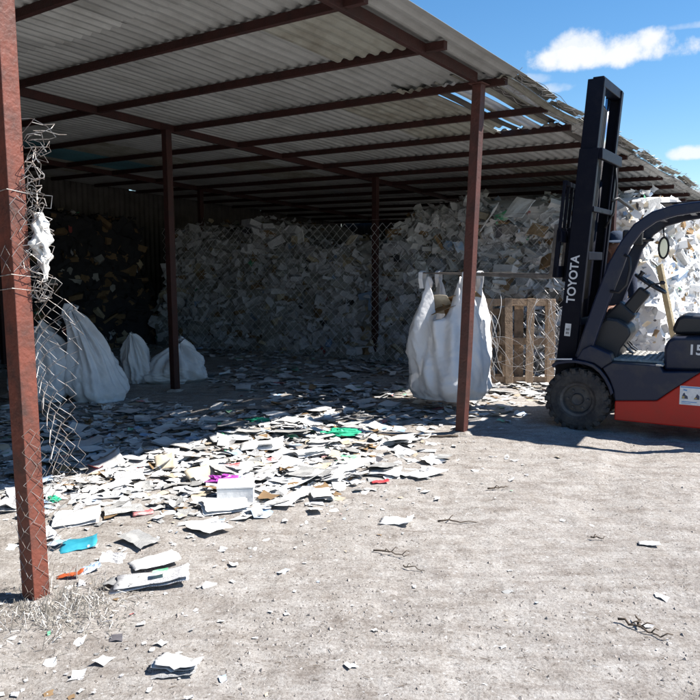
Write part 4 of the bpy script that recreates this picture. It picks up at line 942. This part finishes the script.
for z in (1.44, 1.50, 1.86): mb.tube([(-.056, .05, z), (-.057, -.057, z+.01), (.057, -.058, z-.004), (.058, .05, z)], .0022, 4)
mb.build('wrapped_mesh', M['wire'], nt, fix=False)
rg = MB(); vs = []; n, m_ = 30, 20
for i in range(n+1):
    w = i/n; z = 1.48+.30*(1-w)+.0; wd = .008+.026*math.sin(math.pi*min(1, w*1.05+.08))**.8
    for k in range(m_):
        a = 2*math.pi*k/m_; r_ = wd*(1+.38*math.sin(a*3+w*11)+.28*math.sin(a*5-w*17)+.2*math.sin(a*8+w*31)+.2*math.sin(w*23+a)); vs.append((.085+.02*w+r_*math.cos(a), -.05+r_*.8*math.sin(a), z))
fs = [(i*m_+k, i*m_+(k+1) % m_, (i+1)*m_+(k+1) % m_, (i+1)*m_+k) for i in range(n) for k in range(m_)]+[tuple(range(m_)), tuple(n*m_+k for k in range(m_))]
rg.add(vs, fs); o = rg.build('white_rag', M['rag'], None, smooth=True); o.location = nt.location; o.rotation_euler = nt.rotation_euler; tag(o, 'scrunched white rag snagged in the wire on the left post', 'rag')

# ---------------------------------------------------------------- litter on the ground
F_, PIT, HC = 730., R(6.7), 1.55
def at(px, py):                       # where the line of sight through a photo pixel meets the soil (worked out once, as a world point)
    fx, fy, fz = (px-350)/F_, math.cos(PIT)+math.sin(PIT)*(350-py)/F_, -math.sin(PIT)+math.cos(PIT)*(350-py)/F_
    z = 0.0
    for _ in range(3): k = (HC-z)/-fz; x, y = fx*k, fy*k; z = G(x, y)
    return x, y, z
def lit_density(x, y):
    s, t = ST(x, y)
    d = 0.0
    d += 1.25*math.exp(-((s+1.6)/1.15)**2-((t-.70)/.75)**2)
    d += .75*math.exp(-((s+2.7)/.55)**2-((t-1.5)/.6)**2)
    d += .8*math.exp(-((s-.8)/1.6)**2-((t-1.3)/.8)**2)
    d += .55*math.exp(-((s-1.9)/1.3)**2-((t-.2)/.7)**2)
    if t > 1.3: d += max(0.02, .42+1.5*float(vnoise(np.array(s*.9+5), np.array(t*.9), 77)))
    if s > 2.6 and t > -1.2: d += 1.0
    d += .03*math.exp(-((t+.5)/.6)**2)
    if y < 4.6 and x < -.5: d += .02
    return d+0.004
# ---- single sheets: fourteen prototypes, copied
PROTO = []
def proto(name, kind, w, h, m, curl, cr, seed, fold=False, nu=6, nv=6):
    vs, fs = fgrid(w, h, nu, nv, cr, curl, seed); mb = MB(); mb.add(vs, fs)
    if fold:
        vs2 = [(x*.96+.01, y*.97, z+.018+.02*abs(x)/w) for x, y, z in vs]; mb.add(vs2, fs)
    me = bpy.data.meshes.new(name); me.from_pydata(mb.v, [], mb.f); me.materials.append(m); me.polygons.foreach_set('use_smooth', [cr < .009]*len(mb.f))
    PROTO.append((name, kind, me))
proto('paper_sheet', 'white', .30, .21, M['white'], .15, .003, 1); proto('paper_sheet', 'white', .28, .20, M['white'], -.12, .005, 2)
proto('paper_sheet', 'white', .22, .16, M['white'], .35, .007, 3); proto('paper_sheet', 'white', .34, .24, M['white'], .12, .006, 4, fold=True)
proto('crumpled_paper', 'crumpled', .17, .15, M['white'], .3, .022, 5); proto('crumpled_paper', 'crumpled', .13, .11, M['print'], .3, .018, 6)
proto('paper_sheet', 'printed', .30, .21, M['print'], .12, .004, 7); proto('paper_sheet', 'printed', .26, .18, M['print'], -.15, .006, 8, fold=True)
proto('newspaper_sheet', 'newsprint', .36, .26, M['grey'], .1, .006, 9, fold=True); proto('newspaper_sheet', 'newsprint', .28, .2, M['grey'], .2, .007, 10)
proto('cream_envelope', 'cream', .24, .17, M['cream'], .1, .003, 11); proto('cardboard_piece', 'cardboard', .26, .18, M['kraft'], .15, .004, 12)
proto('paper_sheet', 'blue', .21, .15, M['pblue'], .2, .004, 13); proto('paper_sheet', 'red', .16, .11, M['pink'], .2, .004, 14)
TXT = {'white': 'white paper sheet', 'crumpled': 'crumpled white paper', 'printed': 'printed white page', 'newsprint': 'grey newspaper sheet', 'cream': 'cream envelope', 'cardboard': 'brown cardboard piece', 'blue': 'pale blue paper sheet', 'red': 'small red printed paper'}
PWT = [8, 8, 8, 6, 9, 9, 9, 8, 5, 6, 3, 3, 2, 2]
def zone(x, y):
    s, t = ST(x, y)
    sunlit = t < 1.66 and not (s > 3.4)
    if s > 2.2 and t < 1.8: return 'on the ground between the hanging bulk bag and the paper heap', 'litter by the pallets'
    if sunlit and t > -.35: return 'in the sunlit litter band along the roof shadow', 'litter in the sunlit band'
    if sunlit: return 'lying apart on the open sunlit soil', 'scattered litter on the open soil'
    return 'on the shaded floor under the roof', 'litter on the shaded floor'
LIT = []; cnt = 0; tries = 0
while cnt < 250 and tries < 200000:
    tries += 1
    px, py = rnd.uniform(-10, 640), 350+330*rnd.random()**1.2
    x, y, z = at(px, py); s, t = ST(x, y)
    if y > 10.8 or s > 4.2 or rnd.random() > lit_density(x, y)*.75: continue
    if math.hypot(x-2.11, y-6.7) < .5 or (x > 1.75 and y < 8.3): continue
    if t < -.35 or y < 3.7: continue
    k = rnd.choices(range(14), PWT)[0]; nm, kd, me_ = PROTO[k]
    o = bpy.data.objects.new(nm, me_); COL.objects.link(o); sc = rnd.uniform(.5, .95)
    if kd in ('cardboard', 'cream'): sc *= .8
    o.scale = (sc, sc*rnd.uniform(.8, 1.1), sc); orient(o, (x, y, z+.012+.02*rnd.random()+(.02*rnd.random() if lit_density(x, y) > .7 else 0)), R(rnd.gauss(0, 4)), R(rnd.gauss(0, 4)), rnd.uniform(0, 6.28))
    ztxt, zg = zone(x, y); LIT.append((o, TXT[kd])); tag(o, TXT[kd]+' '+ztxt, 'cardboard' if kd == 'cardboard' else 'paper', {'white': 'white sheets', 'crumpled': 'crumpled papers', 'printed': 'printed pages', 'newsprint': 'newspaper sheets', 'cream': 'cream envelopes', 'cardboard': 'cardboard pieces', 'blue': 'blue sheets', 'red': 'red papers'}[kd]+', '+zg)
    cnt += 1
# ---- the mass of small scraps nobody could count
P = []; SZ = []
while len(P) < 6000:
    px, py = rnd.uniform(-60, 760), 345+355*rnd.random()
    x, y, z = at(px, py) if rnd.random() < .72 else (rnd.uniform(-6, 4.5), rnd.uniform(4.5, 13.5), None)
    if z is None: z = G(x, y)
    s, t = ST(x, y); d = lit_density(x, y)
    if s > 4.6 or y > 15 or rnd.random() > d: continue
    if x > 1.75 and y < 7.9: continue
    P.append((x, y, z+.005+.016*rnd.random()*min(1, d))); SZ.append(rnd.uniform(.025, .14) if d > .25 else rnd.uniform(.008, .028) if rnd.random() < .8 else rnd.uniform(.03, .06))
PL = np.array([.40, .28, .16, .05, .05, .03, .012, .012, .006]); PL /= PL.sum()
me_ = scraps(np.array(P), np.tile(np.array([[0, 0, 1.]]), (len(P), 1)), np.array(SZ), 'paper_litter', flat=.12, probs=PL, rough=.12)
o = bpy.data.objects.new('paper_litter', me_); COL.objects.link(o); tag(o, 'mass of small paper scraps strewn over the soil and under the roof', 'litter', kind='stuff')
# ---- gravel and clods, dry bits
mb = MB(); 
def pebble(mb, x, y, z, r):
    vs = []; 
    for dx, dy, dz in ((1, 0, 0), (0, 1, 0), (-1, 0, 0), (0, -1, 0), (0, 0, .75), (0, 0, -.6)):
        k = r*rnd.uniform(.6, 1.25); vs.append((x+dx*k+rnd.uniform(-.2, .2)*r, y+dy*k+rnd.uniform(-.2, .2)*r, z+dz*k))
    mb.add(vs, [(0, 1, 4), (1, 2, 4), (2, 3, 4), (3, 0, 4), (1, 0, 5), (2, 1, 5), (3, 2, 5), (0, 3, 5)])
for _ in range(5500):
    px, py = rnd.uniform(-40, 740), 410+300*rnd.random(); x, y, z = at(px, py)
    if vnoise(np.array(x*1.3), np.array(y*1.3), 33) < rnd.uniform(-.45, .35): continue
    pebble(mb, x, y, z+.001, rnd.choice((.003, .004, .005, .006, .008, .012 if rnd.random() < .3 else .005)))
o = mb.build('gravel', M['stone'], None, fix=False); tag(o, 'scattered small stones and clods on the yard soil', 'gravel', kind='stuff')
mb = MB()
for _ in range(700):
    px, py = rnd.uniform(-20, 720), 440+270*rnd.random()**.7; x, y, z = at(px, py); a = rnd.gauss(-.3, .8); l = rnd.uniform(.006, .028)
    if vnoise(np.array(x*1.7), np.array(y*1.7), 51) < rnd.uniform(-.4, .3): continue
    mb.tube([(x, y, z+.004), (x+l*.5*math.cos(a), y+l*.5*math.sin(a), z+.005), (x+l*math.cos(a+.05), y+l*math.sin(a+.05), z+.004)], .0013, 3)
o = mb.build('dry_debris', M['twig'], None, fix=False); tag(o, 'fine dark chaff and bits of twig scattered over the soil', 'debris', kind='stuff')
# ---- straw tuft and shredded stuff at the foot of the left post
mb = MB()
for _ in range(620):
    x = P0w.x+rnd.gauss(.18, .20); y = P0w.y+rnd.gauss(-.12, .15); z = G(x, y); a = rnd.uniform(0, 6.28); l = rnd.uniform(.012, .075); h = rnd.uniform(.0, .08)*math.exp(-((x-P0w.x-.15)/.25)**2)
    mb.tube([(x, y, z), (x+l*.5*math.cos(a), y+l*.5*math.sin(a), z+h), (x+l*math.cos(a+.5), y+l*math.sin(a+.5), z+h*.5)], .0014, 3, mi=0 if rnd.random() < .75 else 1)
o = mb.build('dry_weeds', [M['straw'], M['rag']], None, fix=False); tag(o, 'tangle of dry grass and shredded paper round the foot of the left post', 'dry grass', kind='stuff')

# ---- the pieces one can point at
def sheet(name, px, py, w, h, m, rz, label, cat='paper', curl=.3, cr=.006, lift=.012, rx=0, ry=0, fold=False, seed=1, group=None, extra=None, nu=8, nv=8, thick=.0015):
    vs, fs = fgrid(w, h, nu, nv, cr, curl, seed); mb = MB(); mb.add(vs, fs)
    if fold: mb.add([(x*.95+.012, y*.96-.006, z+.014+.05*abs(x)) for x, y, z in vs], fs)
    o = mb.build(name, m, None, smooth=cr < .012, fix=False); o.modifiers.new('t', 'SOLIDIFY').thickness = thick
    x, y, z = at(px, py); orient(o, (x, y, z+lift), R(rx), R(ry), R(rz)); tag(o, label, cat, group); return o
# thick white box of paper with its lid edge
x, y, z = at(235, 503)
b = MB(); b.box((0, 0, .055), (.235, .20, .105)); bx_ = b.build('paper_box', M['white'], None, bevel=.004); orient(bx_, (x, y+.05, z), 0, 0, R(6)); tag(bx_, 'white cardboard box lying at the near edge of the sunlit litter', 'box')
b = MB(); b.box((0, 0, .116), (.24, .205, .012)); b.build('lid', M['white'], bx_, bevel=.003)
sheet('cardboard_piece', 201, 480, .20, .15, M['cream'], 40, 'tan cardboard flap tilted beside the purple film', 'cardboard', curl=.3, rx=28, lift=.05, seed=3, thick=.006)
def crump(name, px, py, rx_, ry_, rz_, m, label, cat, seed=1, n=14, amp=.5, flat=.6):
    rs = random.Random(seed); vs = []; fs = []; nu_, nv_ = n, n
    for i in range(nu_+1):
        for j in range(nv_):
            th = math.pi*i/nu_; ph = 2*math.pi*j/nv_; r_ = 1+rs.uniform(-amp, amp)*.5+.25*math.sin(ph*3+th*4+seed)
            vs.append((rx_*r_*math.sin(th)*math.cos(ph), ry_*r_*math.sin(th)*math.sin(ph), rz_*r_*math.cos(th)*flat+rz_*.35))
    fs = [(i*nv_+j, i*nv_+(j+1) % nv_, (i+1)*nv_+(j+1) % nv_, (i+1)*nv_+j) for i in range(nu_) for j in range(nv_)]
    mb = MB(); mb.add(vs, fs); o = mb.build(name, m, None, smooth=False, fix=False); x, y, z = at(px, py); o.location = (x, y, z+.01); tag(o, label, cat); return o
crump('plastic_film', 222, 484, .11, .07, .05, M['purple'], 'bright purple crumpled plastic film behind the white box', 'plastic film', 3)
crump('plastic_film', 243, 484, .05, .04, .03, M['purple'], 'small purple plastic scrap right of the larger purple film', 'plastic film', 4)
crump('plastic_netting', 342, 436, .15, .09, .05, M['green'], 'bright green crumpled netting bag in the sunlit litter', 'netting bag', 5, n=18)
crump('plastic_netting', 259, 422, .12, .05, .03, M['green'], 'small green plastic scrap on the edge of the roof shadow', 'plastic scrap', 6)
crump('plastic_netting', 53, 502, .04, .03, .03, M['green'], 'tiny green plastic scrap beside the left post', 'plastic scrap', 8)
sheet('folder', 78, 545, .20, .17, M['teal_p'], 18, 'teal card folder lying by the left post', 'folder', curl=.25, cr=.004, seed=4, thick=.003)
sheet('paper_sheet', 56, 546, .13, .09, M['pblue'], -20, 'torn pale blue sheet poking from under the teal folder', curl=.5, seed=5, lift=.02)
sheet('paper_sheet', 154, 563, .24, .20, M['white'], 28, 'large white sheet lying behind the magazine with green print', curl=.12, seed=6, lift=.02)
mg = sheet('magazine', 150, 583, .36, .15, M['print'], 12, 'open magazine with green printed patch, nearest pair of papers', 'magazine', curl=.12, cr=.003, fold=True, seed=7, lift=.015, thick=.004)
vs, fs = fgrid(.075, .05, 3, 3, .002, .2, 3); b = MB(); b.add(vs, fs); o = b.build('green_print', M['pgreen'], mg, fix=False); o.location = (.05, -.01, .046); o['label'] = 'green printed patch'
sheet('newspaper_sheet', 122, 586, .16, .11, M['grey'], -15, 'dark folded newsprint tucked at the left end of the magazine', 'newspaper', curl=.3, cr=.008, seed=8, lift=.025)
sheet('card_scrap', 70, 578, .13, .035, M['orange'], 8, 'orange-red card scrap right of the left post foot', 'card scrap', curl=.5, seed=9, lift=.02, thick=.004)
sheet('paper_sheet', 90, 570, .10, .08, M['pblue'], 30, 'pale blue crumpled wrapper behind the orange-red scrap', curl=.5, cr=.012, seed=10)
sheet('newspaper_sheet', 176, 668, .17, .10, M['white'], -6, 'folded white newspaper lying alone nearest the camera', 'newspaper', curl=.3, cr=.008, fold=True, seed=11, lift=.018, ry=8)
sheet('newspaper_sheet', 172, 672, .19, .09, M['grey'], 4, 'grey newspaper leaf under the folded white one', 'newspaper', curl=.25, cr=.008, seed=12, lift=.010)
sheet('paper_sheet', 396, 522, .20, .12, M['white'], -12, 'lone white sheet on bare soil in the middle of the yard', curl=.4, cr=.010, seed=13)
sheet('paper_sheet', 424, 474, .28, .22, M['white'], 35, 'clean white sheet at the right tip of the sunlit litter', curl=.15, cr=.004, seed=14)
sheet('paper_sheet', 385, 474, .24, .16, M['white'], -10, 'white sheet overlapping the small red card', curl=.2, cr=.008, seed=15, lift=.02)
sheet('card_scrap', 380, 483, .13, .06, M['red_p'], 12, 'small red card at the front of the sunlit litter', 'card scrap', curl=.2, seed=16)
sheet('card_scrap', 232, 470, .12, .06, M['pink'], 5, 'pinkish red card behind the purple film', 'card scrap', curl=.2, seed=17, lift=.04)
sheet('packet', 143, 514, .12, .07, M['pink'], 12, 'red and white paper packet alone left of the white box', 'packet', curl=.2, seed=18, lift=.015, thick=.01)
sheet('paper_strip', 196, 524, .26, .05, M['white'], 4, 'long white paper strip with pale blue end', 'paper strip', curl=.3, seed=19)
sheet('paper_strip', 219, 523, .07, .05, M['pblue'], 4, 'pale blue scrap at the end of the long strip', 'paper scrap', curl=.3, seed=20, lift=.015)
sheet('newspaper_sheet', 100, 497, .34, .16, M['print'], 6, 'flat printed newspaper on the soil beside the torn netting', 'newspaper', curl=.2, cr=.008, seed=21)
sheet('paper_sheet', 135, 492, .12, .08, M['white'], -30, 'white crumpled wrapper right of the flat newspaper', curl=.5, cr=.015, seed=22)
sheet('paper_sheet', 649, 545, .11, .06, M['white'], -15, 'single white scrap on bare soil below the forklift', curl=.2, cr=.004, seed=23)
for px, py, w, h, a, sd_ in ((100, 468, .34, .24, 25, 31), (128, 466, .3, .26, -20, 32), (152, 470, .3, .2, 10, 33), (172, 462, .28, .22, 60, 34), (292, 485, .44, .30, 15, 35), (318, 478, .40, .28, -12, 36), (275, 470, .34, .26, 40, 37), (262, 448, .36, .26, 5, 38), (300, 455, .36, .24, -30, 39), (230, 440, .34, .26, 22, 40), (340, 470, .34, .24, 8, 41)):
    o_ = sheet('paper_sheet', px, py, w, h, M['white'], a, 'large curled white sheet heaped in the sunlit litter band', curl=rnd.uniform(.1, .45), cr=.008, seed=sd_, lift=.03, rx=rnd.uniform(-9, 9), ry=rnd.uniform(-9, 9), group='large curled sheets in the sunlit band'); LIT.append((o_, 'large curled white sheet'))
sheet('cardboard_piece', 165, 470, .15, .13, M['cream'], 20, 'cream card propped among the large curled sheets', 'cardboard', rx=35, lift=.07, seed=44, thick=.005)
# twigs
def twig(px, py, l, a, label, br=3, r=.006):
    x, y, z = at(px, py); mb = MB(); a = R(a); pts = []
    for j in range(9):
        w = j/8; pts.append((l*(w-.5)*math.cos(a)+rnd.uniform(-.01, .01), l*(w-.5)*math.sin(a)+rnd.uniform(-.01, .01), .012+rnd.uniform(0, .012)))
    mb.tube(pts, [r*(1-.6*j/8) for j in range(9)], 6)
    for k in range(br):
        p = Vector(pts[2+k*2]); b_ = a+rnd.choice((-.8, .8, .6)); l2 = l*rnd.uniform(.15, .3); mb.tube([p, p+Vector((l2*.5*math.cos(b_), l2*.5*math.sin(b_), .02)), p+Vector((l2*math.cos(b_+.3), l2*math.sin(b_+.3), .01))], r*.5, 5)
    o = mb.build('twig', M['twig'], None, smooth=True, fix=False); o.location = (x, y, z); tag(o, label, 'twig')
twig(392, 556, .20, -25, 'forked dark twig on bare soil in the middle of the yard', 3, .005)
twig(414, 571, .13, -35, 'thin twig just right of the forked dark twig', 1, .004)
twig(457, 524, .22, -8, 'straight dark stick right of the lone white sheet', 1, .006)
twig(498, 490, .14, 5, 'short stick on the soil below the hanging bulk bag', 1, .007)
twig(640, 632, .20, -50, 'small branched twig at the lower right of the yard', 4, .006)
twig(638, 625, .10, 70, 'upright snapped twig crossing the branched one', 1, .006)
twig(598, 540, .08, -10, 'short dark twig left of the single white scrap', 1, .005)
# dark strip laid on the soil in place of the right post's shadow
x, y, z = at(412, 437); mb = MB(); pts = []
for j in range(25):
    w = j/24; px = 366+92*w; qx, qy, qz = at(px, 434.5+2.5*math.sin(w*2.6)+1.2*w); pts.append((qx-x, qy-y, qz-z+.012))
mb.tube(pts, .010, 6); o = mb.build('cable', M['twig'], None, smooth=True, fix=False); o.location = (x, y, z); tag(o, 'dark strip on the soil standing in for the shadow of the right post', 'cable')  # no real cable, the strip stands in for the post's shadow
# bigger pieces stuck in the paper heap beside the mast
for (s, t, z, w, h, m, lab, rx, rz) in ((4.28, 1.35, 2.36, .30, .42, 'white', 'big pale sheet jutting above the heap left of the mast', 48, 35), (4.35, 1.85, 2.24, .42, .3, 'white', 'wide grey-white sheet on the heap crest beside the jutting one', 40, 60),
        (4.02, .95, 2.02, .24, .18, 'kraft', 'brown cardboard high on the heap left of the mast', 55, 20), (4.0, .75, 1.62, .42, .2, 'kraft', 'wide brown cardboard slab midway up the heap by the mast', 66, 50), (4.0, .5, 1.74, .22, .17, 'cream', 'tan card beside the wide brown slab in the heap', 50, 10),
        (3.78, 5.05, 2.0, .22, .18, 'white', 'small pale square sheet high on the shaded paper wall', 78, 45), (4.0, 4.15, 1.95, .24, .18, 'cream', 'tan card near the top of the shaded wall by the back post', 60, 40)):
    vs, fs = fgrid(w, h, 5, 5, .009, .4, int(s*100)); mb = MB(); mb.add(vs, fs); o = mb.build('cardboard_piece' if m != 'white' else 'paper_sheet', M[m], None, fix=False); o.modifiers.new('t', 'SOLIDIFY').thickness = .006
    q = SL(s-.12, t); orient(o, (q.x, q.y, z), R(rx), R(rnd.uniform(-28, 28)), R(-rz)); tag(o, lab, 'cardboard' if m != 'white' else 'paper')

# ---------------------------------------------------------------- each loose sheet is named by the landmark it lies closest to
bpy.context.view_layer.update()
MARKS = []
def mark(txt, x, y): MARKS.append((txt, x, y))
for txt, px, py in (('purple film', 222, 484), ('white box', 235, 503), ('bright green netting bag', 342, 436), ('green scrap at the shadow edge', 259, 422), ('teal folder', 78, 545), ('magazine with green print', 150, 583),
                    ('folded newspaper nearest the camera', 176, 668), ('lone sheet in mid-yard', 396, 522), ('small red card', 380, 483), ('red and white packet', 143, 514), ('long white paper strip', 196, 524), ('flat newspaper by the torn netting', 100, 497),
                    ('single scrap below the forklift', 649, 545), ('forked dark twig', 392, 556), ('straight dark stick', 457, 524), ('branched twig at lower right', 640, 632), ('tan cardboard flap', 201, 480), ('dark cable', 410, 436), ('orange-red card scrap', 70, 578)):  # dark cable is the strip standing in for the right post's shadow
    x, y, z = at(px, py); mark(txt, x, y)
for txt, q in (('foot of the left post', P0w), ('foot of the right post', SL(0, 0)), ('foot of the middle post', SL(.04, 4.01)), ('back post by the paper wall', SL(4, 3.75)), ('hanging bulk bag', bc), ('forklift front wheel', fk.location), ('upright pallet', Vector((2.22, 9.45, 0))),
               ('pointed bulk bag', Vector((-2.92, 8.35, 0))), ('narrow upright sack', Vector((-2.8, 9.55, 0))), ('low rounded bag', Vector((-2.33, 9.72, 0))), ('post in the far dark corner', SL(4.05, 7.95))): mark(txt, q.x, q.y)
ORD = ['closest', 'second closest', 'third closest', 'fourth closest', 'fifth closest', 'sixth closest', 'seventh closest', 'eighth closest', 'ninth closest', 'tenth closest']+['%dth closest' % k for k in range(11, 60)]
for kind in sorted({k for _, k in LIT}):
    its = [o for o, k in LIT if k == kind]; best = {}
    for mt, mx_, my_ in MARKS:
        for rk, o in enumerate(sorted(its, key=lambda o: math.hypot(o.location.x-mx_, o.location.y-my_))):
            dd = math.hypot(o.location.x-mx_, o.location.y-my_)
            if o.name not in best or (rk, dd) < best[o.name][0]: best[o.name] = ((rk, dd), mt)
    for o in its: (rk, _), mt = best[o.name]; o['label'] = '%s, %s to the %s' % (kind, ORD[min(rk, 58)], mt)
